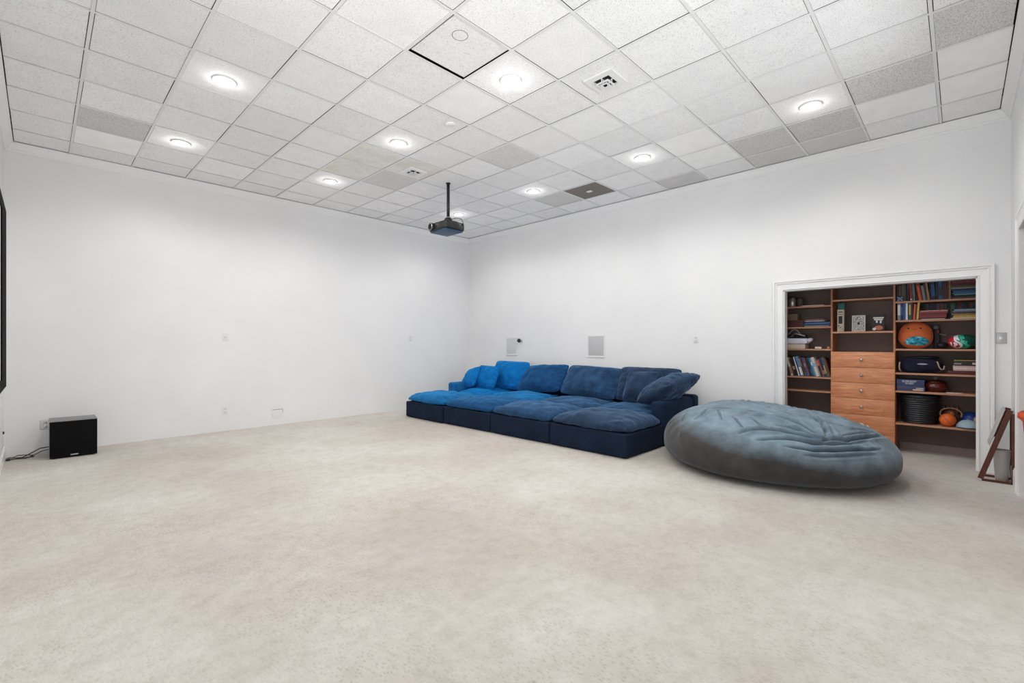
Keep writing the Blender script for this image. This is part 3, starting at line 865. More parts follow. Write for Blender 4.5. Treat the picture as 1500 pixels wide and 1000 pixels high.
def beanbag():
    NU, NV = 900, 300
    th = np.linspace(0, 2 * PI, NU, endpoint=False)
    q = np.linspace(0, 1, NV) ** 0.9
    ph = PI / 2 - q * PI                                  # top -> bottom
    PH, TH = np.meshgrid(ph, th, indexing='ij')
    c = np.abs(np.cos(PH)); s_ = np.sin(PH)
    r = np.where(s_ >= 0, c ** 0.74, c ** 0.42)
    xx = r * np.cos(TH); yy = r * np.sin(TH)
    zc = 0.25
    # crown: highest away from the camera and towards the sofa
    topz = 0.40 + 0.085 * yy + 0.05 * xx - 0.02 * (yy > 0.6)
    up = np.abs(s_) ** 0.92
    dn = np.abs(s_) ** 0.62
    Z = np.where(s_ >= 0, zc + topz * up, zc - (zc - 0.003) * dn)
    rim = 1 + 0.012 * np.sin(3 * TH + 0.7) + 0.008 * np.sin(5 * TH)
    X = BX + BR * xx * rim * 0.955; Y = BY + BR * yy * rim
    # lumps
    L = 0.018 * np.sin(2.3 * X * 1.3 + 1.1 * Y) * np.sin(2.9 * Y + 0.5) * np.clip(s_, 0, 1)
    Z += L
    # folds pulled across the top
    disp = np.zeros_like(Z)
    for (pts, A, w) in FOLDS:
        P = np.array(pts)
        dmin = np.full(Z.shape, 9.0); along = np.zeros_like(Z); tot = 0
        seg = np.linalg.norm(P[1:] - P[:-1], axis=1); cum = np.concatenate([[0], np.cumsum(seg)]); Lg = cum[-1]
        for i in range(len(P) - 1):
            a, b = P[i], P[i + 1]; ab = b - a; l2 = (ab ** 2).sum()
            t = np.clip(((X - a[0]) * ab[0] + (Y - a[1]) * ab[1] + (Z - a[2]) * ab[2]) / l2, 0, 1)
            d = np.sqrt((X - a[0] - t * ab[0]) ** 2 + (Y - a[1] - t * ab[1]) ** 2 + (Z - a[2] - t * ab[2]) ** 2)
            m = d < dmin
            dmin = np.where(m, d, dmin); along = np.where(m, (cum[i] + t * seg[i]) / Lg, along)
        env = np.sin(PI * np.clip(along, 0.02, 0.98)) ** 0.5
        disp += env * A * (-3.6 * np.exp(-(dmin / (0.55 * w)) ** 1.6) + 1.25 * np.exp(-((dmin - 1.55 * w) / (1.0 * w)) ** 2))
    # small gathers round the shoulder
    ga = np.sin(46 * TH + 3 * np.sin(4 * TH)) * np.exp(-((s_ - 0.42) / 0.22) ** 2) * 0.0035
    ga2 = np.sin(9 * (X * 0.3 + Y * 1.6) + 2.4 * np.sin(3 * X) + 14 * Z) * np.clip(s_ - 0.25, 0, 1) * 0.004
    disp += ga + ga2
    nx_ = c * np.cos(TH); ny_ = c * np.sin(TH); nz_ = s_ * 1.4
    nl = np.sqrt(nx_ ** 2 + ny_ ** 2 + nz_ ** 2)
    X += nx_ / nl * disp; Y += ny_ / nl * disp; Z += nz_ / nl * disp
    Z = np.maximum(Z, 0.003)
    V = np.stack([X, Y, Z], -1).reshape(-1, 3)
    i = np.arange(NV - 1)[:, None] * NU; j = np.arange(NU)[None, :]; j2 = (j + 1) % NU
    F = np.stack([i + j, i + NU + j, i + NU + j2, i + j2], -1).reshape(-1, 4)
    b = MB(); b.v = [tuple(map(float, p)) for p in V]; b.f = [tuple(map(int, f)) for f in F]; b.m = [0] * len(F); b.s = [True] * len(F)
    t = thing('beanbag', 'huge round charcoal blue suede beanbag in front of the closet', 'beanbag', (BX, BY, 0))
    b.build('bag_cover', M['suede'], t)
    # white care tag on the far edge
    b = MB()
    b.box(-0.035, 0.035, -0.028, 0.028, 0.0, 0.004, T=Matrix.Translation((6.40, 0.775, 0.485)) @ Matrix.Rotation(0.7, 4, 'X'))
    b.box(-0.020, 0.020, -0.024, 0.024, 0.004, 0.008, T=Matrix.Translation((6.425, 0.735, 0.465)) @ Matrix.Rotation(0.9, 4, 'X'))
    b.build('care_tag', M['label_white'], t)


beanbag()

# ------------------------------------------------------------------ subwoofer and its wires
t = thing('subwoofer', 'black cube subwoofer standing on the carpet by the left wall', 'speaker', (0.29, 8.03, 0))
x0, x1, y0, y1, z1 = 0.078, 0.508, 7.835, 8.26, 0.452
MB().rbox(x0, x1, y0, y1, 0.012, z1, 0.004).build('cabinet', M['ashtop'], t)
MB().rbox(x0 + 0.002, x1 - 0.002, y0 - 0.018, y0 + 0.001, 0.012, z1 - 0.004, 0.006).build('front_grille', M['blackcloth'], t)
MB().rbox(0.262, 0.332, y0 - 0.021, y0 - 0.017, 0.030, 0.042, 0.001).build('badge', M['silver'], t)
for sx in (x0 + 0.04, x1 - 0.04):
    for sy in (y0 + 0.04, y1 - 0.04): MB().lathe([(0.015, 0), (0.018, 0.013)], 12, (sx, sy, 0)).build('foot', M['blackplastic'], t)
b = MB()
b.tube([(0.09, 8.27, 0.09), (0.0, 8.29, 0.08), (-0.08, 8.24, 0.04), (-0.15, 8.16, 0.012), (-0.20, 8.20, 0.01), (-0.26, 8.25, 0.012), (-0.28, 8.22, 0.01)], 0.006)
b.tube([(0.09, 8.27, 0.06), (0.02, 8.26, 0.05), (-0.05, 8.20, 0.02), (-0.12, 8.10, 0.01), (-0.22, 8.14, 0.01), (-0.27, 8.12, 0.01)], 0.005)
b.tube([(-0.05, 8.25, 0.01), (-0.12, 8.28, 0.02), (-0.19, 8.26, 0.03), (-0.23, 8.20, 0.015), (-0.15, 8.14, 0.01), (-0.05, 8.17, 0.008)], 0.005)
b.rbox(-0.285, -0.245, 8.10, 8.15, 0.004, 0.022, 0.006)
tag(b.build('speaker_cable', M['blackplastic']), 'tangled black cables on the carpet left of the subwoofer', 'cable')
t = thing('wall_jack', 'tiny dark jack on the left wall just above the baseboard', 'jack', (XL, 8.0, 0.36))
MB().rbox(XL, XL + 0.006, 7.96, 8.04, 0.30, 0.42, 0.002).build('cover_plate', M['plate'], t)
MB().rbox(XL + 0.004, XL + 0.02, 7.985, 8.015, 0.34, 0.37, 0.004).build('plug', M['blackplastic'], t)

# ------------------------------------------------------------------ closet organiser
XF2, XB2 = 7.65, 8.004      # front and back of the shelving
PT = 0.020
YA = (1.905, 1.287, 0.618, -0.215)          # left face of panels, from left to right
TOPZ = 2.36


def panel(parent, y, name='side_panel'):
    MB().box(XF2, XB2, y - PT, y, 0.0, TOPZ).build(name, M['sidewood'], parent)


def shelves(parent, y0, y1, zs):
    for z in zs:
        MB().box(XF2 + 0.004, XB2 - 0.006, y0, y1, z - 0.022, z).build('shelf', M['shelfwood'], parent)


ZL = (1.933, 1.636, 1.322, 0.926, 0.730)
ZM = (1.998, 1.560)
ZR = (1.934, 1.694, 1.330, 1.026, 0.796, 0.386)
t = thing('shelving_unit', 'left bay of the closet shelving with books and boxes', 'shelving', (XF2, 1.6, 0), 'cherry laminate closet units')
panel(t, YA[0]); shelves(t, 1.2875, YA[0] - PT - 0.0005, ZL)
t = thing('drawer_tower', 'middle closet tower with cherry drawers and two open shelves', 'cabinet', (XF2, 0.94, 0), 'cherry laminate closet units')
panel(t, YA[1]); panel(t, YA[2]); shelves(t, YA[2] + 0.0005, YA[1] - PT - 0.0005, ZM)
MB().box(XF2 + 0.02, XB2 - 0.006, YA[2] + 0.0005, YA[1] - PT - 0.0005, 1.262, 1.281).build('tower_top', M['shelfwood'], t)
DZs = [1.287, 1.073, 0.871, 0.665, 0.449, 0.205, 0.03]
for a in range(6):
    zt, zb = DZs[a] - 0.0015, DZs[a + 1] + 0.0015
    d = MB().rbox(XF2 - 0.019, XF2 + 0.0, YA[2] - PT + 0.004, YA[1] - 0.004, zb, zt, 0.0025, seg=2).build('drawer', M['drawerwood'], t)
    zk = (zt + zb) / 2; yk = (YA[1] + YA[2] - PT) / 2 + 0.0
    Tk = frame((XF2 - 0.0195, yk, zk), (0, -1, 0), (0, 0, 1))
    MB().lathe([(0.010, 0), (0.008, 0.012), (0.016, 0.018), (0.019, 0.026), (0.014, 0.032), (0.0, 0.034)], 20, T=Tk, cap=False).build('knob', M['nickel'], d)
t = thing('shelving_unit', 'right bay of the closet shelving with books, toys and games', 'shelving', (XF2, 0.2, 0), 'cherry laminate closet units')
panel(t, YA[3]); shelves(t, YA[3] + 0.0005, YA[2] - PT - 0.0005, ZR)

# ---------------- books
COLN = {
    'cream': (214, 206, 188), 'white': (226, 226, 224), 'pale blue': (136, 170, 200), 'light blue': (92, 140, 184), 'blue': (44, 84, 138), 'navy': (28, 38, 66),
    'teal': (36, 110, 126), 'black': (22, 22, 26), 'dark grey': (58, 58, 62), 'red': (150, 40, 44), 'maroon': (92, 34, 38), 'orange': (222, 92, 48),
    'tan': (158, 122, 88), 'brown': (84, 58, 42), 'olive': (92, 84, 52), 'green': (58, 96, 74), 'yellow': (206, 176, 88), 'pink': (196, 128, 122), 'grey': (134, 136, 142),
    'purple': (72, 52, 88), 'rose': (150, 70, 76)}


def book(t_, h, d, T, col, band=None):
    """spine towards local -x, thickness along y, height along z, foot at z=0"""
    b = MB(); c = 0.0022
    b.box(0, c, -t_ / 2, t_ / 2, 0, h, 0, T)
    b.box(c, d, -t_ / 2, -t_ / 2 + c, 0, h, 0, T); b.box(c, d, t_ / 2 - c, t_ / 2, 0, h, 0, T)
    b.box(c, d - 0.004, -t_ / 2 + c, t_ / 2 - c, 0.004, h - 0.004, 1, T)
    mats = [C(*COLN[col]), M['pages']]
    if band:
        b.box(-0.0006, 0.001, -t_ / 2 + 0.001, t_ / 2 - 0.001, h * band[1], h * band[2], 2, T); mats.append(C(*COLN[band[0]]))
        if len(band) > 3: b.box(-0.0006, 0.001, -t_ / 2 + 0.001, t_ / 2 - 0.001, h * 0.86, h * 0.93, 2, T)
    return b.build('book', mats)


ORD = ['first', 'second', 'third', 'fourth', 'fifth', 'sixth', 'seventh', 'eighth', 'ninth', 'tenth', 'eleventh', 'twelfth', 'thirteenth', 'fourteenth', 'fifteenth', 'sixteenth',
       'seventeenth', 'eighteenth', 'nineteenth', 'twentieth', 'twenty-first', 'twenty-second', 'twenty-third', 'twenty-fourth', 'twenty-fifth', 'twenty-sixth']


def book_row(specs, ystart, z, group, where, x=XF2 + 0.03, d=0.20):
    """specs: (colour, thickness, height, lean angle (top towards +y), band)"""
    y = ystart
    prev = None
    for k, sp in enumerate(specs):
        col, th_, h, a = sp[:4]; band = sp[4] if len(sp) > 4 else None
        fw = th_ / math.cos(a)
        if prev is not None and prev != a:
            y -= abs(math.tan(prev - a)) * h * (0.9 if a > prev else 0.0) + 0.001
        yc = y - fw / 2
        lift = abs(math.sin(a)) * th_ / 2
        T = Matrix.Translation((x + random.uniform(0, 0.012), yc, z + lift + 0.0005)) @ Matrix.Rotation(-a, 4, 'X')
        o = book(th_ * 0.97, h, d, T, col, band)
        tag(o, '%s book, %s from the left %s' % (col, ORD[k], where), 'book', group)
        y -= fw + 0.0008
        prev = a
    return y


# left bay: a leaning row
L1 = math.radians(15)
row = [('dark grey', .022, .27, L1), ('cream', .026, .27, L1, ('tan', .1, .5)), ('brown', .018, .25, L1), ('black', .030, .26, L1, ('pink', .35, .55)), ('navy', .014, .27, L1), ('white', .014, .285, L1),
       ('navy', .012, .28, L1), ('light blue', .034, .29, L1, ('white', .05, .45)), ('dark grey', .016, .29, L1, ('tan', .5, .9)), ('maroon', .022, .28, L1, ('olive', .04, .2)), ('blue', .022, .275, L1, ('grey', .5, .7)),
       ('rose', .010, .27, L1), ('black', .024, .27, L1), ('navy', .018, .27, L1, ('blue', .1, .4)), ('teal', .014, .275, L1), ('light blue', .016, .27, L1, ('white', .6, .8)),
       ('cream', .036, .28, L1, ('pale blue', .5, .7)), ('grey', .018, .27, L1), ('black', .022, .265, L1, ('orange', .6, .9)), ('rose', .014, .26, L1), ('navy', .024, .27, L1, ('tan', .15, .35)), ('blue', .014, .28, L1, ('yellow', .2, .6)), ('olive', .022, .285, L1), ('maroon', .016, .27, L1)]
book_row(row, 1.800, ZL[3], 'leaning books in the left closet bay', 'in the left bay\'s leaning row')
# right bay, top shelf
row = [('black', .022, .215, 0), ('brown', .036, .205, 0.0), ('olive', .046, .215, 0.0), ('black', .018, .22, 0.0), ('dark grey', .016, .225, 0.02), ('red', .026, .225, 0.06, ('white', .06, .12)), ('green', .018, .225, 0.06), ('grey', .014, .215, 0.06),
       ('black', .018, .22, 0.10), ('orange', .032, .23, 0.13, ('red', .8, .95)), ('maroon', .018, .20, 0.13), ('grey', .026, .185, 0.13), ('dark grey', .018, .215, 0.13), ('tan', .026, .225, 0.12), ('black', .016, .225, 0.06),
       ('navy', .042, .235, 0.06, ('blue', .2, .8)), ('black', .030, .24, 0.03, ('navy', .2, .8)), ('blue', .044, .235, 0.03, ('dark grey', .2, .7)), ('dark grey', .016, .23, 0.02), ('maroon', .026, .235, 0.02), ('brown', .018, .235, 0.0), ('tan', .018, .235, 0.0)]
row = [(r_[0], r_[1] * 0.83) + tuple(r_[2:]) for r_ in row]
yend = book_row(row, 0.590, ZR[0], 'upright books on the top shelf of the right closet bay', 'on the right bay\'s top shelf')
row = [('grey', .030, .215, 0, ('white', .3, .9)), ('navy', .022, .215, 0, ('blue', .3, .8)), ('blue', .026, .215, 0), ('white', .020, .22, 0), ('black', .010, .21, 0), ('green', .018, .215, 0, ('yellow', .3, .9)), ('dark grey', .018, .21, 0), ('orange', .018, .20, -0.05), ('brown', .012, .19, -0.05), ('yellow', .018, .22, -0.06)]
book_row(row, 0.580, ZR[1], 'upright books on the second shelf of the right closet bay', 'in the second shelf\'s front row')
row = [(c_, .026 + .006 * (k % 3), .195 + .012 * (k % 2), 0) for k, c_ in enumerate(['black', 'dark grey', 'navy', 'black', 'purple', 'brown', 'dark grey', 'black', 'green', 'black', 'maroon', 'navy', 'black', 'brown', 'dark grey', 'purple', 'black', 'green', 'navy', 'black'])]
book_row(row, 0.345, ZR[1], 'dark books in the back row of the second shelf', 'in the second shelf\'s dark back row', x=XF2 + 0.20, d=0.13)


def stack(specs, yc, z, group, where, x=XF2 + 0.03):
    """flat books, spine towards the room; specs: (colour, thickness, width along y, y shift, depth)"""
    n = len(specs); zz = z
    for k, (col, th_, wd, dy, d) in enumerate(specs):
        T = Matrix.Translation((x + random.uniform(0, 0.015), yc + dy - wd / 2, zz + th_ / 2 + 0.0004)) @ Matrix.Rotation(-PI / 2, 4, 'X') @ Matrix.Scale(1, 4)
        T = Matrix.Translation((x + 0.01 * (k % 3), yc + dy + wd / 2, zz + th_ / 2 + 0.0004)) @ Matrix.Rotation(PI / 2, 4, 'X')
        o = book(th_ * 0.96, wd, d, T, col)
        pos = 'bottom' if k == 0 else ('top' if k == n - 1 else ORD[k] + ' from the bottom')
        tag(o, '%s flat book, %s of the %s' % (col, pos, where), 'book', group)
        zz += th_ + 0.0006
    return zz


stack([('dark grey', .022, .25, 0, .2), ('black', .022, .27, 0.0, .2), ('pale blue', .010, .22, -.01, .2), ('teal', .018, .23, 0, .2), ('blue', .022, .24, -.01, .2), ('navy', .022, .26, 0, .2), ('grey', .016, .25, .0, .2), ('olive', .018, .27, .0, .2), ('brown', .014, .26, .0, .2), ('maroon', .024, .28, 0.0, .2), ('rose', .016, .26, -.01, .2), ('maroon', .018, .27, -.0, .2)],
      -0.045, ZR[0], 'flat books at the right end of the top shelf', 'right-hand pile on the top shelf')
stack([('cream', .008, .22, 0.0, .2), ('maroon', .020, .27, 0.02, .2), ('rose', .018, .28, 0.015, .2), ('red', .014, .25, 0, .2), ('maroon', .016, .26, 0.0, .2), ('rose', .018, .27, 0.0, .2), ('pink', .016, .25, -.01, .2)],
      0.245, ZR[1], 'pile of red and pink albums on the second shelf', 'red pile on the second shelf')
stack([('white', .010, .27, 0.0, .2), ('yellow', .020, .26, -.015, .2), ('yellow', .014, .24, -.01, .2), ('tan', .014, .26, -.005, .2), ('dark grey', .022, .27, 0.0, .2), ('grey', .014, .25, -.01, .2), ('pale blue', .014, .24, -.015, .2), ('dark grey', .012, .25, .0, .2)],
      -0.05, ZR[1], 'pile of yellow and grey books at the right of the second shelf', 'yellow-grey pile on the second shelf')
stack([('tan', .006, .30, 0, .24), ('grey', .012, .30, -.005, .24), ('dark grey', .012, .33, 0.0, .24), ('blue', .014, .34, 0.0, .24), ('light blue', .010, .30, -.01, .24), ('black', .018, .37, 0.01, .22), ('white', .008, .24, 0.02, .22), ('purple', .012, .30, 0.02, .22), ('pink', .008, .22, 0.02, .2)],
      1.465, ZL[1], 'magazines on the second shelf of the left bay', 'magazine pile in the left bay')

# ---------------- left bay small things
t = thing('candle_jar', 'silver-grey tin candle jar on the top shelf of the left bay', 'jar', (XF2 + 0.08, 1.775, ZL[0]))
MB().lathe([(0.042, 0.0005), (0.046, 0.006), (0.046, 0.125), (0.042, 0.131)], 24, (XF2 + 0.08, 1.775, ZL[0])).build('jar_body', flat('brushed_tin', (0.42, 0.40, 0.36), 0.35, 0.7), t)
MB().lathe([(0.047, 0.131), (0.047, 0.148), (0.020, 0.153)], 24, (XF2 + 0.08, 1.775, ZL[0])).build('lid', C(60, 52, 44), t)
t = thing('storage_tin', 'dark olive tin behind and right of the silver candle jar', 'tin', (XF2 + 0.19, 1.70, ZL[0]))
MB().lathe([(0.048, 0.0005), (0.050, 0.005), (0.050, 0.13), (0.047, 0.135)], 24, (XF2 + 0.19, 1.70, ZL[0])).build('tin_body', C(84, 78, 62), t)
MB().lathe([(0.052, 0.120), (0.052, 0.142), (0.030, 0.145)], 24, (XF2 + 0.19, 1.70, ZL[0])).build('lid', C(52, 44, 38), t)
b = MB().rbox(XF2 + 0.012, XF2 + 0.22, 1.375, 1.635, ZL[0] + 0.0004, ZL[0] + 0.010, 0.002)
tag(b.build('magazine', C(232, 205, 198)), 'thin pale pink magazine lying on the top shelf of the left bay', 'magazine')
t = thing('storage_box', 'maroon lidded box at the left of the second shelf', 'box', (XF2 + 0.13, 1.72, ZL[1]))
MB().rbox(XF2 + 0.03, XF2 + 0.26, 1.625, 1.865, ZL[1] + 0.0005, ZL[1] + 0.085, 0.004).build('box_body', C(78, 30, 34), t)
MB().rbox(XF2 + 0.026, XF2 + 0.264, 1.622, 1.868, ZL[1] + 0.080, ZL[1] + 0.100, 0.004).build('box_lid', C(88, 36, 38), t)
b = MB().rbox(XF2 + 0.05, XF2 + 0.22, 1.70, 1.84, ZL[1] + 0.1005, ZL[1] + 0.195, 0.004)
tag(b.build('small_box', C(112, 98, 74)), 'beige cardboard box on top of the maroon box', 'box')
t = thing('storage_box', 'beige flat box under the white tray on the third shelf', 'box', (XF2 + 0.13, 1.72, ZL[2]))
MB().rbox(XF2 + 0.02, XF2 + 0.27, 1.60, 1.87, ZL[2] + 0.0005, ZL[2] + 0.068, 0.004).build('box_body', C(206, 188, 172), t)
MB().box(XF2 + 0.018, XF2 + 0.272, 1.598, 1.872, ZL[2] + 0.062, ZL[2] + 0.074).build('box_lid', C(150, 140, 134), t)
t = thing('paper_tray', 'white ring binder with rounded spine on the third shelf', 'binder', (XF2 + 0.13, 1.72, ZL[2] + 0.075))
z0 = ZL[2] + 0.0745
MB().rbox(XF2 + 0.015, XF2 + 0.27, 1.575, 1.87, z0, z0 + 0.075, 0.008).build('binder_cover', C(214, 214, 228), t)
MB().tube([(XF2 + 0.015, 1.565, z0 + 0.035), (XF2 + 0.05, 1.545, z0 + 0.05), (XF2 + 0.15, 1.540, z0 + 0.06)], [0.028, 0.03, 0.026], 10).build('binder_spine', C(206, 206, 214), t)
t = thing('headphones', 'black headphones with a silver band lying on the white binder', 'headphones', (XF2 + 0.1, 1.72, z0 + 0.076))
zh = z0 + 0.0765
b = MB(); b.sell((XF2 + 0.08, 1.79, zh + 0.030), (0.05, 0.055, 0.030)); b.build('ear_cup', M['blackplastic'], t)
b = MB(); b.sell((XF2 + 0.10, 1.64, zh + 0.028), (0.055, 0.06, 0.028)); b.build('ear_cup', M['blackplastic'], t)
MB().tube([(XF2 + 0.06, 1.83 - 0.02 * k, zh + 0.03 + 0.10 * math.sin(PI * k / 9)) for k in range(10)], 0.007).build('headband', C(150, 148, 150), t)
MB().tube([(XF2 + 0.04, 1.78, zh + 0.03), (XF2 + 0.03, 1.72, zh + 0.07), (XF2 + 0.04, 1.66, zh + 0.05), (XF2 + 0.03, 1.60, zh + 0.035)], 0.007).build('cable', M['silver'], t)
b = MB().rbox(XF2 + 0.01, XF2 + 0.05, 1.40, 1.478, ZL[2] + 0.0005, ZL[2] + 0.030, 0.006)
tag(b.build('eraser', C(232, 214, 196)), 'small cream block near the front edge of the third left shelf', 'block')
b = MB().rbox(XF2 + 0.01, XF2 + 0.06, 1.300, 1.335, ZL[2] + 0.0005, ZL[2] + 0.032, 0.003)
tag(b.build('wood_block', C(176, 116, 78)), 'small wooden block at the right end of the third left shelf', 'block')

# ---------------- middle bay


def text(body, size, loc, mat, parent, width=None, name='lettering', ext=0.0006, upx=False):
    c = bpy.data.curves.new(name, 'FONT'); c.body = body; c.size = size; c.align_x = 'CENTER'; c.align_y = 'CENTER'; c.extrude = ext
    o = bpy.data.objects.new(name, c); COL.objects.link(o)
    bpy.context.view_layer.update()
    me = bpy.data.meshes.new_from_object(o.evaluated_get(bpy.context.evaluated_depsgraph_get()))
    bpy.data.objects.remove(o)
    xs_ = [v.co.x for v in me.vertices]; wd = max(xs_) - min(xs_)
    sc = (width / wd) if width else 1.0
    po = Vector(parent['_o'])
    m = frame(Vector(loc) - po, (0, -1, 0), (0, 0, 1)) @ Matrix.Diagonal((sc, 1, 1, 1))
    me.transform(m); me.materials.clear(); me.materials.append(mat)
    o = bpy.data.objects.new(name, me); COL.objects.link(o); o.parent = parent; o['_o'] = tuple(po)
    return o


zb = ZM[1]
t = thing('gift_tin', 'tall cream bottle box with a black panel and teal top', 'box', (7.75, 1.185, zb))
x0 = 7.70
MB().rbox(x0, x0 + 0.08, 1.145, 1.222, zb + 0.0005, zb + 0.305, 0.004).build('box_body', C(196, 182, 160), t)
MB().box(x0 - 0.0015, x0 + 0.001, 1.163, 1.206, zb + 0.11, zb + 0.215).build('black_panel', C(26, 24, 26), t)
b = MB()
for k in range(3): b.box(x0 - 0.0015, x0 + 0.001, 1.157 + 0.02 * k, 1.172 + 0.02 * k, zb + 0.03 + 0.02 * k, zb + 0.04 + 0.025 * k)
b.box(x0 - 0.0015, x0 + 0.001, 1.155, 1.212, zb + 0.235, zb + 0.243); b.box(x0 - 0.0015, x0 + 0.001, 1.160, 1.207, zb + 0.262, zb + 0.278)
b.build('printed_marks', C(96, 88, 84), t)
MB().rbox(x0 + 0.002, x0 + 0.085, 1.135, 1.215, zb + 0.3055, zb + 0.395, 0.008).build('teal_lid', C(32, 92, 92), t)
# framed patterned card


def mat_damask():
    k = N('grey_damask_print'); v = k.coords((1, 1, 1))
    w1 = k.n('ShaderNodeTexVoronoi', feature='DISTANCE_TO_EDGE'); w1.inputs['Scale'].default_value = 34
    k.l(v, w1.inputs['Vector'])
    k.l(k.ramp(w1.outputs['Distance'], [(0.06, rgb(126, 124, 128)), (0.16, rgb(226, 223, 218)), (0.34, rgb(150, 148, 152))]), k.b.inputs['Base Color'])
    return k.m


t = thing('picture_frame', 'square white frame with a grey ornamental print on the middle shelf', 'picture', (7.72, 0.985, zb))
Tf = Matrix.Translation((7.70, 0.985, zb)) @ Matrix.Rotation(0.09, 4, 'Y')
b = MB(); hw, hh = 0.073, 0.218
b.box(0, 0.015, -hw, hw, 0.0005, 0.012, 0, Tf); b.box(0, 0.015, -hw, hw, hh - 0.012, hh, 0, Tf); b.box(0, 0.015, -hw, -hw + 0.012, 0.012, hh - 0.012, 0, Tf); b.box(0, 0.015, hw - 0.012, hw, 0.012, hh - 0.012, 0, Tf)
b.build('frame', C(216, 208, 196), t)
MB().box(0.005, 0.012, -hw + 0.012, hw - 0.012, 0.012, hh - 0.012, 0, Tf).build('print', mat_damask(), t)
b = MB(); b.sell((0, 0, 0), (0.004, 0.013, 0.018), T=Tf @ Matrix.Translation((0.004, 0, hh / 2)), nu=16, nv=8); b.build('centre_ornament', C(30, 28, 32), t)
t = thing('book', 'dark display book with white lettering and a red print, standing face out', 'book', (7.72, 0.77, zb))
Tb = Matrix.Translation((7.70, 0.775, zb)) @ Matrix.Rotation(0.09, 4, 'Y')
MB().box(0, 0.022, -0.064, 0.064, 0.0005, 0.215, 0, Tb).build('cover', C(34, 32, 46), t)
b = MB()
for (a0, a1, c0, c1) in ((-0.055, 0.055, 0.168, 0.186), (-0.045, 0.045, 0.145, 0.163), (-0.034, -0.014, 0.105, 0.142), (0.006, 0.026, 0.112, 0.142)): b.box(-0.001, 0.001, a0, a1, c0, c1, 0, Tb)
b.build('white_title', M['label_white'], t)
b = MB(); b.sell((0, 0, 0), (0.003, 0.045, 0.032), T=Tb @ Matrix.Translation((0, -0.004, 0.045)), nu=20, nv=8); b.build('red_print', C(196, 112, 84), t)
b = MB(); b.sell((0, 0, 0), (0.003, 0.02, 0.018), T=Tb @ Matrix.Translation((-0.001, 0.042, 0.03)), nu=16, nv=8); b.build('white_print', M['label_white'], t)

# ---------------- right bay small things
t = thing('small_box', 'little navy box with a pale blue cross in front of the brown books', 'box', (7.66, 0.56, ZR[0]))
zb = ZR[0]
MB().rbox(7.656, 7.679, 0.520, 0.584, zb + 0.0005, zb + 0.066, 0.002).build('box_body', C(30, 46, 78), t)
b = MB()
for s_ in (1, -1): b.box(7.6545, 7.657, -0.036, 0.036, -0.006, 0.006, T=Matrix.Translation((0, 0.552, zb + 0.033)) @ Matrix.Rotation(s_ * 0.75, 4, 'X'))
b.build('cross_print', C(140, 160, 190), t)

# round plush toy
zb = ZR[2]
PCX, PCY = 7.80, 0.411


def mat_scales():
    k = N('teal_patterned_plush'); v = k.coords()
    f = k.noise(k.coords((1, 1, 2.0)), 22, 3, 0.6)
    k.l(k.ramp(f, [(0.38, rgb(18, 92, 112)), (0.52, rgb(48, 158, 180)), (0.66, rgb(130, 214, 222))]), k.b.inputs['Base Color'])
    k.b.inputs['Roughness'].default_value = 0.9; return k.m


t = thing('plush_toy', 'round orange plush toy with black eyes and a teal patterned belly', 'toy', (PCX, PCY, zb))
RX, RY, RZ = 0.122, 0.168, 0.170
zc = zb + RZ + 0.001


def plf(v):
    v = Vector(v); k = 1 + 0.05 * (-v.z / RZ); return Vector((v.x * k, v.y * k, v.z))


MB().sell((PCX, PCY, zc), (RX, RY, RZ), 0.88, 0.95, 48, 32, fn=plf).build('body', mat_fabric('orange_plush', rgb(192, 96, 56), rgb(208, 114, 70), rgb(240, 170, 130), 0.6), t)


def onbody(dy, dz, off=0.0):
    """point on the plush front at lateral dy, height dz from centre"""
    k = 1 + 0.05 * (-dz / RZ); e = 2 / 0.9
    f = max(0.0, 1 - abs(dz / RZ) ** e - abs(dy / (RY * k)) ** e)
    return Vector((PCX - RX * k * f ** 0.5 - off, PCY + dy, zc + dz))


for s_ in (0.062, -0.052):
    p = onbody(s_, 0.086, -0.004); b = MB(); b.sell(p, (0.010, 0.013, 0.012), nu=16, nv=10); b.build('eye', M['blackplastic'], t)
MB().tube([onbody(0.005 + 0.018 * math.cos(a), 0.080 + 0.010 * math.sin(a), 0.001) for a in np.linspace(PI, 2 * PI, 7)], 0.0022).build('mouth', C(110, 46, 28), t)
b = MB(); vs = []; fs = []; nr, na = 10, 36
for i in range(nr + 1):
    for k in range(na):
        a = 2 * PI * k / na; r_ = i / nr
        hgt = 0.074 if math.sin(a) > 0 else 0.050
        vs.append(onbody(-0.018 + 0.115 * r_ * math.cos(a), -0.088 + hgt * r_ * math.sin(a) * (1 if math.sin(a) > 0 else 0.9), 0.004 + 0.004 * (1 - r_)))
for i in range(nr):
    for k in range(na):
        q = (k + 1) % na; fs.append((i * na + k, i * na + q, (i + 1) * na + q, (i + 1) * na + k))
b.add(vs, fs, 0, True).build('belly_patch', mat_scales(), t)


t = thing('toy_robot', 'small dark and white toy behind the orange plush', 'toy', (7.95, 0.22, zb))
MB().rbox(7.93, 7.97, 0.185, 0.245, zb + 0.0005, zb + 0.25, 0.01).build('body', C(40, 38, 44), t)
b = MB(); b.sell((7.945, 0.225, zb + 0.275), (0.028, 0.036, 0.03), nu=20, nv=12); b.build('head', C(120, 118, 120), t)
MB().tube([(7.94, 0.19, zb + 0.19), (7.93, 0.155, zb + 0.175), (7.93, 0.125, zb + 0.175)], 0.008).build('arm', C(150, 146, 146), t)
MB().box(7.926, 7.931, 0.195, 0.215, zb + 0.20, zb + 0.24).build('red_mark', C(150, 40, 48), t)


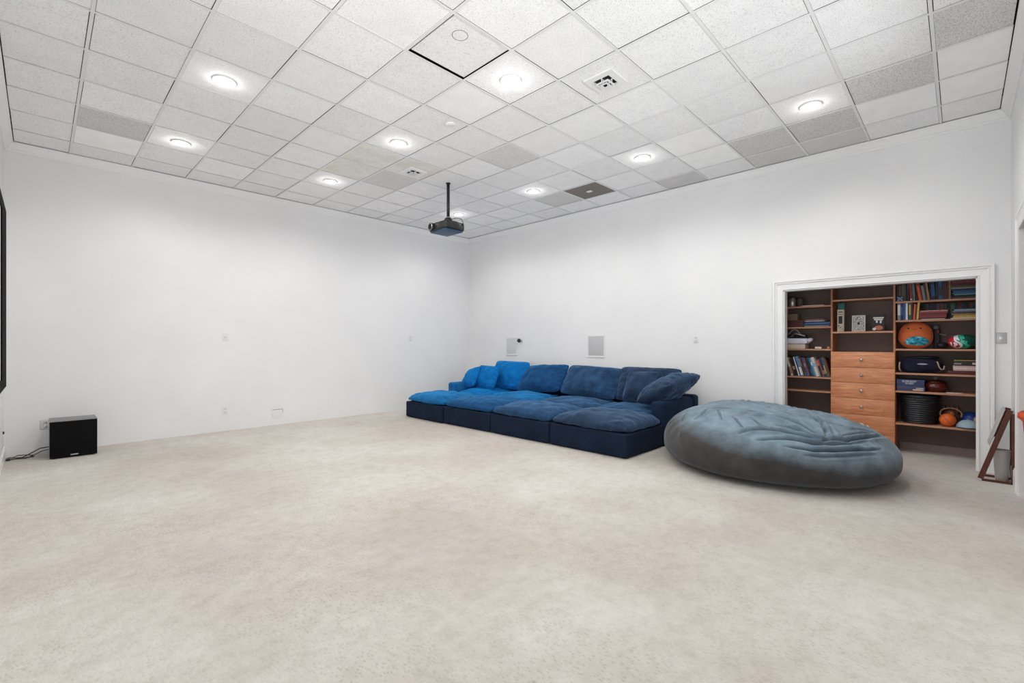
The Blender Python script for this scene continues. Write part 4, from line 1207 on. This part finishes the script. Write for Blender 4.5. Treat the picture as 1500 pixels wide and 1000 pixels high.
def lumpy(c, rad, seed, amp=0.12, s=9):
    def f(v):
        n_ = noise.noise(Vector((v[0] * s + seed, v[1] * s, v[2] * s))); return Vector(v) * (1 + amp * n_)
    b = MB(); b.sell(c, rad, 0.9, 0.95, 32, 20, fn=f); return b


tag(lumpy((7.84, 0.165, zb + 0.045), (0.09, 0.055, 0.040), 3).build('folded_cloth', C(24, 24, 36)), 'crumpled dark navy cloth between the plush toy and the helmet', 'cloth')


def mat_patch():
    k = N('red_white_green_print'); v = k.coords()
    f = k.n('ShaderNodeTexNoise'); f.inputs['Scale'].default_value = 5.5; f.inputs['Detail'].default_value = 2.5; f.inputs['Distortion'].default_value = 1.4
    k.l(v, f.inputs['Vector'])
    sp = k.n('ShaderNodeSeparateXYZ'); k.l(v, sp.inputs[0])
    ad = k.n('ShaderNodeMath', operation='MULTIPLY_ADD'); ad.inputs[1].default_value = 3.2
    k.l(sp.outputs['Y'], ad.inputs[0]); k.l(f.outputs['Fac'], ad.inputs[2])
    r = k.ramp(ad.outputs[0], [(0.22, rgb(18, 84, 66)), (0.40, rgb(60, 186, 154)), (0.48, rgb(20, 120, 92)), (0.56, rgb(215, 222, 230)), (0.66, rgb(226, 222, 220)), (0.72, rgb(186, 36, 48))])
    r_node = r.node; r_node.color_ramp.interpolation = 'CONSTANT'
    k.l(r, k.b.inputs['Base Color']); k.b.inputs['Roughness'].default_value = 0.4; return k.m


t = thing('helmet', 'glossy red, white and green children\'s helmet on the third shelf', 'helmet', (7.77, -0.02, zb))
MB().sell((7.77, -0.02, zb + 0.088), (0.115, 0.135, 0.087), 0.95, 1.0, 36, 24).build('shell', mat_patch(), t)
b = MB()
for k in range(5): b.sell((7.77 - 0.02 + 0.012 * k, -0.06 - 0.012 * k, zb + 0.166 - 0.004 * k), (0.028, 0.006, 0.006), nu=12, nv=8)
b.build('vent_slot', M['blackplastic'], t)
tag(lumpy((7.80, -0.175, zb + 0.085), (0.06, 0.035, 0.082), 12).build('stuffed_pouch', C(112, 96, 104)), 'greyish mauve pouch squeezed beside the helmet at the right end', 'pouch')

# duffel bag
zb = ZR[3]
t = thing('duffel_bag', 'dark navy duffel bag with beige handle loops', 'bag', (7.80, 0.36, zb))


def duf(v):
    v = Vector(v); s = 1 + 0.10 * noise.noise(Vector((v.x * 9, v.y * 7, v.z * 9)))
    z = v.z * (1 + 0.22 * math.sin((v.y - 0.05) * 5)); z = max(z, -0.098)
    return Vector((v.x * s, v.y, z * s if z > -0.09 else z))


MB().sell((7.80, 0.355, zb + 0.0995), (0.13, 0.20, 0.100), 0.65, 0.6, 48, 28, fn=duf).build('bag_body', mat_fabric('dark_navy_nylon', rgb(30, 30, 46), rgb(44, 42, 62), rgb(90, 90, 120), 0.3), t)
MB().sell((7.79, 0.32, zb + 0.195), (0.10, 0.13, 0.018), 0.8, 0.8, 28, 12).build('top_flap', C(14, 14, 18), t)
MB().tube([(7.664, 0.205, zb + 0.15), (7.655, 0.195, zb + 0.12), (7.652, 0.185, zb + 0.08), (7.655, 0.165, zb + 0.05), (7.662, 0.145, zb + 0.06), (7.668, 0.14, zb + 0.10)], 0.0075).build('handle_loop', M['beige_handle'], t)
MB().tube([(7.668, 0.555, zb + 0.135), (7.660, 0.560, zb + 0.09), (7.660, 0.558, zb + 0.05), (7.672, 0.545, zb + 0.02)], 0.0075).build('handle_loop', M['beige_handle'], t)
b = MB(); b.sell((7.667, 0.34, zb + 0.115), (0.004, 0.05, 0.010), nu=20, nv=8); b.build('logo_patch', C(150, 152, 170), t)


def game(x, y0, y1, z0, z1, d, lab, body, edge=None, name='game_box', grp=None):
    t = thing(name, lab, 'game', (x + d / 2, (y0 + y1) / 2, z0), grp)
    MB().rbox(x + 0.003, x + d - 0.003, y0 + 0.003, y1 - 0.003, z0 + 0.0005, z0 + (z1 - z0) * 0.4, 0.002).build('box_base', C(*body), t)
    MB().rbox(x, x + d, y0, y1, z0 + (z1 - z0) * 0.3, z1, 0.002).build('box_lid', C(*body), t)
    if edge: MB().box(x - 0.001, x + 0.002, y0 + 0.01, y1 - 0.005, z1 - 0.008, z1 - 0.002).build('edge_stripe', C(*edge), t)
    return t


g = 'games on the fourth shelf of the right bay'
game(7.67, -0.19, 0.11, zb, zb + 0.045, 0.25, 'dark maroon game box at the bottom of the three box stack', (84, 30, 30), grp=g)
t = game(7.67, -0.185, 0.065, zb + 0.0455, zb + 0.105, 0.25, 'pale pinkish box with a row of printed marks, middle of the stack', (196, 168, 158), grp=g)
b = MB()
for k in range(13): b.box(7.6685, 7.671, 0.045 - k * 0.016, 0.055 - k * 0.016, zb + 0.062, zb + 0.088)
b.build('printed_marks', C(226, 206, 196), t)
t = game(7.67, -0.185, 0.060, zb + 0.1055, zb + 0.175, 0.25, 'black game box with a yellow top edge, top of the stack', (40, 38, 38), (206, 176, 70), grp=g)
MB().box(7.6685, 7.671, -0.13, -0.10, zb + 0.122, zb + 0.146).build('square_logo', C(190, 186, 178), t)
b = MB()
for k in range(5): b.box(7.6685, 7.671, 0.045 - k * 0.013, 0.054 - k * 0.013, zb + 0.122, zb + 0.136)
b.build('printed_marks', C(170, 166, 158), t)
zb = ZR[4]
g = 'games on the fifth shelf of the right bay'
t = game(7.67, 0.315, 0.588, zb, zb + 0.062, 0.25, 'lower blue-grey game box with a pale printed strip', (62, 66, 96), grp=g)
b = MB(); b.box(7.6685, 7.671, 0.33, 0.43, zb + 0.012, zb + 0.026); b.box(7.6685, 7.671, 0.33, 0.40, zb + 0.034, zb + 0.044); b.build('printed_strip', C(206, 186, 176), t)
t = game(7.67, 0.320, 0.590, zb + 0.0625, zb + 0.145, 0.25, 'upper blue game box with white lettering that reads ESCAPE ROOM IN A BOX', (50, 62, 100), grp=g)
text('ESCAPE ROOM', 0.032, (7.6692, 0.465, zb + 0.122), M['label_white'], t, 0.135)
text('IN A BOX', 0.030, (7.6692, 0.462, zb + 0.096), M['label_white'], t, 0.080)
t = thing('lidded_pot', 'round dark red pot with a knobbed lid beside the blue game boxes', 'pot', (7.80, 0.235, zb))
MB().lathe([(0.05, 0.0005), (0.085, 0.012), (0.112, 0.05), (0.115, 0.075), (0.10, 0.105), (0.085, 0.115)], 36, (7.80, 0.222, zb)).build('pot_body', flat('dark_red_glaze', rgb(84, 30, 24), 0.25), t)
MB().lathe([(0.092, 0.115), (0.090, 0.125), (0.05, 0.145), (0.018, 0.152)], 36, (7.80, 0.222, zb)).build('lid', flat('dark_red_glaze', rgb(64, 24, 20), 0.25), t)
MB().lathe([(0.012, 0.150), (0.012, 0.162), (0.024, 0.172), (0.022, 0.186), (0.0, 0.192)], 20, (7.80, 0.222, zb), cap=False).build('knob', C(120, 112, 112), t)
b = MB().rbox(7.66, 7.70, -0.015, 0.125, zb + 0.0004, zb + 0.010, 0.003)
tag(b.build('ruler', C(220, 200, 186)), 'thin pale ruler lying on the fifth shelf', 'ruler')
b = MB().rbox(7.675, 7.70, -0.065, -0.020, zb + 0.0004, zb + 0.006, 0.002)
tag(b.build('pencil_stub', C(150, 120, 104)), 'short tan pencil lying right of the pale ruler', 'pencil')

# bottom shelf: basket and balls
zb = ZR[5]
t = thing('basket', 'black ribbed round basket on the lowest shelf', 'basket', (7.83, 0.38, zb))
prof = []
for k in range(13):
    z = 0.002 + k * 0.0265; r_ = 0.142 + 0.026 * k / 12
    prof += [(r_ + 0.001, z), (r_ + 0.009, z + 0.008), (r_ + 0.009, z + 0.016), (r_ + 0.001, z + 0.024)]
mB = flat('black_woven_plastic', (0.012, 0.013, 0.017), 0.38)
BS = Matrix.Translation((7.83, 0.378, zb)) @ Matrix.Diagonal((0.92, 1.14, 1, 1))
MB().lathe(prof, 48, T=BS, cap=True).build('basket_body', mB, t)
MB().tube([(BS @ Vector((0.178 * math.cos(a), 0.178 * math.sin(a), 0.348))) for a in np.linspace(0, 2 * PI, 41)], 0.009).build('rim', mB, t)
MB().tube([(BS @ Vector((-0.178, 0.05 - 0.02 * k, 0.335 - 0.05 * math.sin(PI * k / 6)))) for k in range(7)], 0.006).build('handle', mB, t)


def ball(x, y, z, r, mt, name, lab, seam=None, cat='ball', grp='balls on the lowest shelf'):
    t = thing(name, lab, cat, (x, y, z), grp)
    b = MB(); b.sell((x, y, z + r), (r, r, r), nu=36, nv=24); b.build('ball_skin', mt, t)
    if seam:
        for ax in (0, 1):
            pts = []
            for a in np.linspace(0, 2 * PI, 33):
                u, v_ = math.cos(a) * r * 1.0, math.sin(a) * r * 1.0
                pts.append((x + u, y + v_ * 0.6, z + r + v_ * 0.8) if ax == 0 else (x + u * 0.5, y - u * 0.866, z + r + v_))
            MB().tube(pts, 0.0025, 6).build('seam', seam, t)
    return t


ball(7.735, 0.112, zb + 0.0005, 0.078, C(224, 104, 38, 0.5), 'orange_ball', 'bright orange ball on the lowest shelf in front of the mitt', C(150, 60, 24))
t = thing('baseball_mitt', 'brown leather baseball mitt with a pale rim, behind the orange ball', 'mitt', (7.87, 0.09, zb))
lumpy((7.91, 0.085, zb + 0.11), (0.06, 0.095, 0.109), 4, 0.08).build('mitt_body', flat('brown_leather', rgb(82, 46, 30), 0.55, vary=0.3), t)
MB().tube([(7.828 + 0.01 * math.sin(a), 0.085 + 0.098 * math.cos(a), zb + 0.145 + 0.07 * math.sin(a)) for a in np.linspace(-0.5, PI + 0.4, 16)], 0.010).build('pale_rim', C(150, 122, 92), t)
for k in range(4):
    MB().sell((7.90 - 0.012 * k, 0.15 - 0.04 * k, zb + 0.205 - 0.006 * abs(k - 1.5)), (0.02, 0.018, 0.045), nu=14, nv=10).build('finger', flat('brown_leather', rgb(96, 56, 36), 0.55), t)
MB().sell((7.838, 0.08, zb + 0.135), (0.03, 0.032, 0.045), nu=16, nv=12).build('palm', flat('tan_leather', rgb(160, 96, 56), 0.6), t)
t = thing('cap', 'pale blue baseball cap lying on the lowest shelf', 'cap', (7.74, -0.045, zb))


def dome(v):
    v = Vector(v); return Vector((v.x, v.y, max(v.z, 0.0)))


MB().sell((7.75, -0.065, zb + 0.001), (0.10, 0.108, 0.098), 1.0, 1.0, 36, 24, fn=dome).build('crown', C(158, 182, 198), t)
b = MB(); b.sell((7.70, -0.075, zb + 0.008), (0.075, 0.108, 0.006), 1, 1, 32, 10); b.build('brim', C(28, 34, 44), t)
MB().sell((7.75, -0.065, zb + 0.101), (0.010, 0.010, 0.006), nu=12, nv=8).build('button', C(140, 162, 178), t)
ball(7.905, -0.085, zb + 0.0005, 0.088, C(28, 62, 140, 0.4), 'blue_ball', 'royal blue ball behind the pale blue cap', C(20, 40, 100))
ball(7.79, -0.155, zb + 0.055, 0.045, C(188, 160, 122, 0.5), 'tan_ball', 'small tan ball at the right end next to the cap', C(140, 110, 80))
ball(7.96, -0.16, zb + 0.10, 0.04, C(110, 30, 34, 0.5), 'red_ball', 'small dark red ball at the back right corner', C(80, 20, 20))

# ------------------------------------------------------------------ leaning step stool in the right corner
t = thing('step_stool', 'folding wooden step stool with a grey tread leaning by the doorway', 'stool', (6.9, -0.26, 0))


def bar(b, p0, p1, w, d):
    p0, p1 = Vector(p0), Vector(p1); dr = (p1 - p0); L = dr.length
    T = frame(p0, dr, (1, 0, 0) if abs(dr.normalized().x) < 0.9 else (0, 1, 0))
    b.box(0, L, -w / 2, w / 2, -d / 2, d / 2, 0, T)


for x in (6.71, 6.95):
    b = MB(); bar(b, (x, -0.145, 0.022) if x < 6.8 else (x, -0.262, 0.425), (x, -0.352, 0.735), 0.026, 0.042); b.build('side_rail', M['darkwood'], t)
    b = MB(); bar(b, (x + 0.0, -0.155, 0.012), (x + 0.0, -0.375, 0.012), 0.022, 0.022); b.build('floor_rail', M['darkwood'], t)
    b = MB(); bar(b, (x, -0.372, 0.012), (x, -0.372, 0.70), 0.022, 0.020); b.build('rear_leg', M['darkwood'], t)
b = MB(); bar(b, (6.725, -0.372, 0.035), (6.94, -0.372, 0.035), 0.02, 0.02); b.build('rear_stretcher', M['darkwood'], t)
Tt = frame((6.83, -0.276, 0.55), (1, 0, 0), (0, -0.207, 0.713))
nrm = Tt.to_3x3() @ Vector((0, 0, 1))
sg = 1 if nrm.y > 0 else -1
MB().rbox(-0.130, 0.130, -0.19, 0.20, sg * 0.010, sg * 0.024, 0.006, T=Tt).build('tread', flat('pale_grey_laminate', rgb(186, 184, 182), 0.4), t)
t = thing('waste_bin', 'grey tapered plastic waste bin tucked under the leaning stool', 'bin', (6.82, -0.30, 0))
MB().lathe([(0.048, 0.03), (0.050, 0.035), (0.063, 0.30), (0.066, 0.31), (0.066, 0.32), (0.061, 0.32), (0.058, 0.30), (0.046, 0.04)], 28, (6.82, -0.300, 0), cap=True).build('bin_body', M['glass'], t)
MB().lathe([(0.045, 0.002), (0.048, 0.03)], 28, (6.82, -0.300, 0)).build('bin_base', C(150, 140, 124), t)

# orange tub chair standing in the doorway, only its edge in view
t = thing('tub_chair', 'orange tub chair with a rolled rim at the right edge', 'chair', (5.62, -0.72, 0))
cx_, cy_ = 5.62, -0.655
oc = flat('orange_plastic_shell', rgb(206, 78, 44), 0.45)
prof = [(0.10, 0.36), (0.20, 0.365), (0.235, 0.42), (0.262, 0.60), (0.276, 0.80), (0.30, 0.84), (0.318, 0.825), (0.322, 0.79), (0.305, 0.775), (0.292, 0.76), (0.278, 0.60), (0.25, 0.40), (0.21, 0.335), (0.10, 0.33)]
MB().lathe(prof, 48, (cx_, cy_, 0), cap=False).build('seat_shell', oc, t)
MB().lathe([(0.0, 0.36), (0.11, 0.365), (0.19, 0.40), (0.20, 0.43), (0.0, 0.445)], 36, (cx_, cy_, 0), cap=False).build('seat_pad', oc, t)
MB().lathe([(0.03, 0.02), (0.03, 0.34)], 20, (cx_, cy_, 0)).build('pedestal', M['silver'], t)
MB().lathe([(0.20, 0.001), (0.20, 0.012), (0.05, 0.022), (0.03, 0.03)], 36, (cx_, cy_, 0)).build('foot_plate', M['silver'], t)

for o in bpy.data.objects:
    if '_o' in o.keys(): del o['_o']
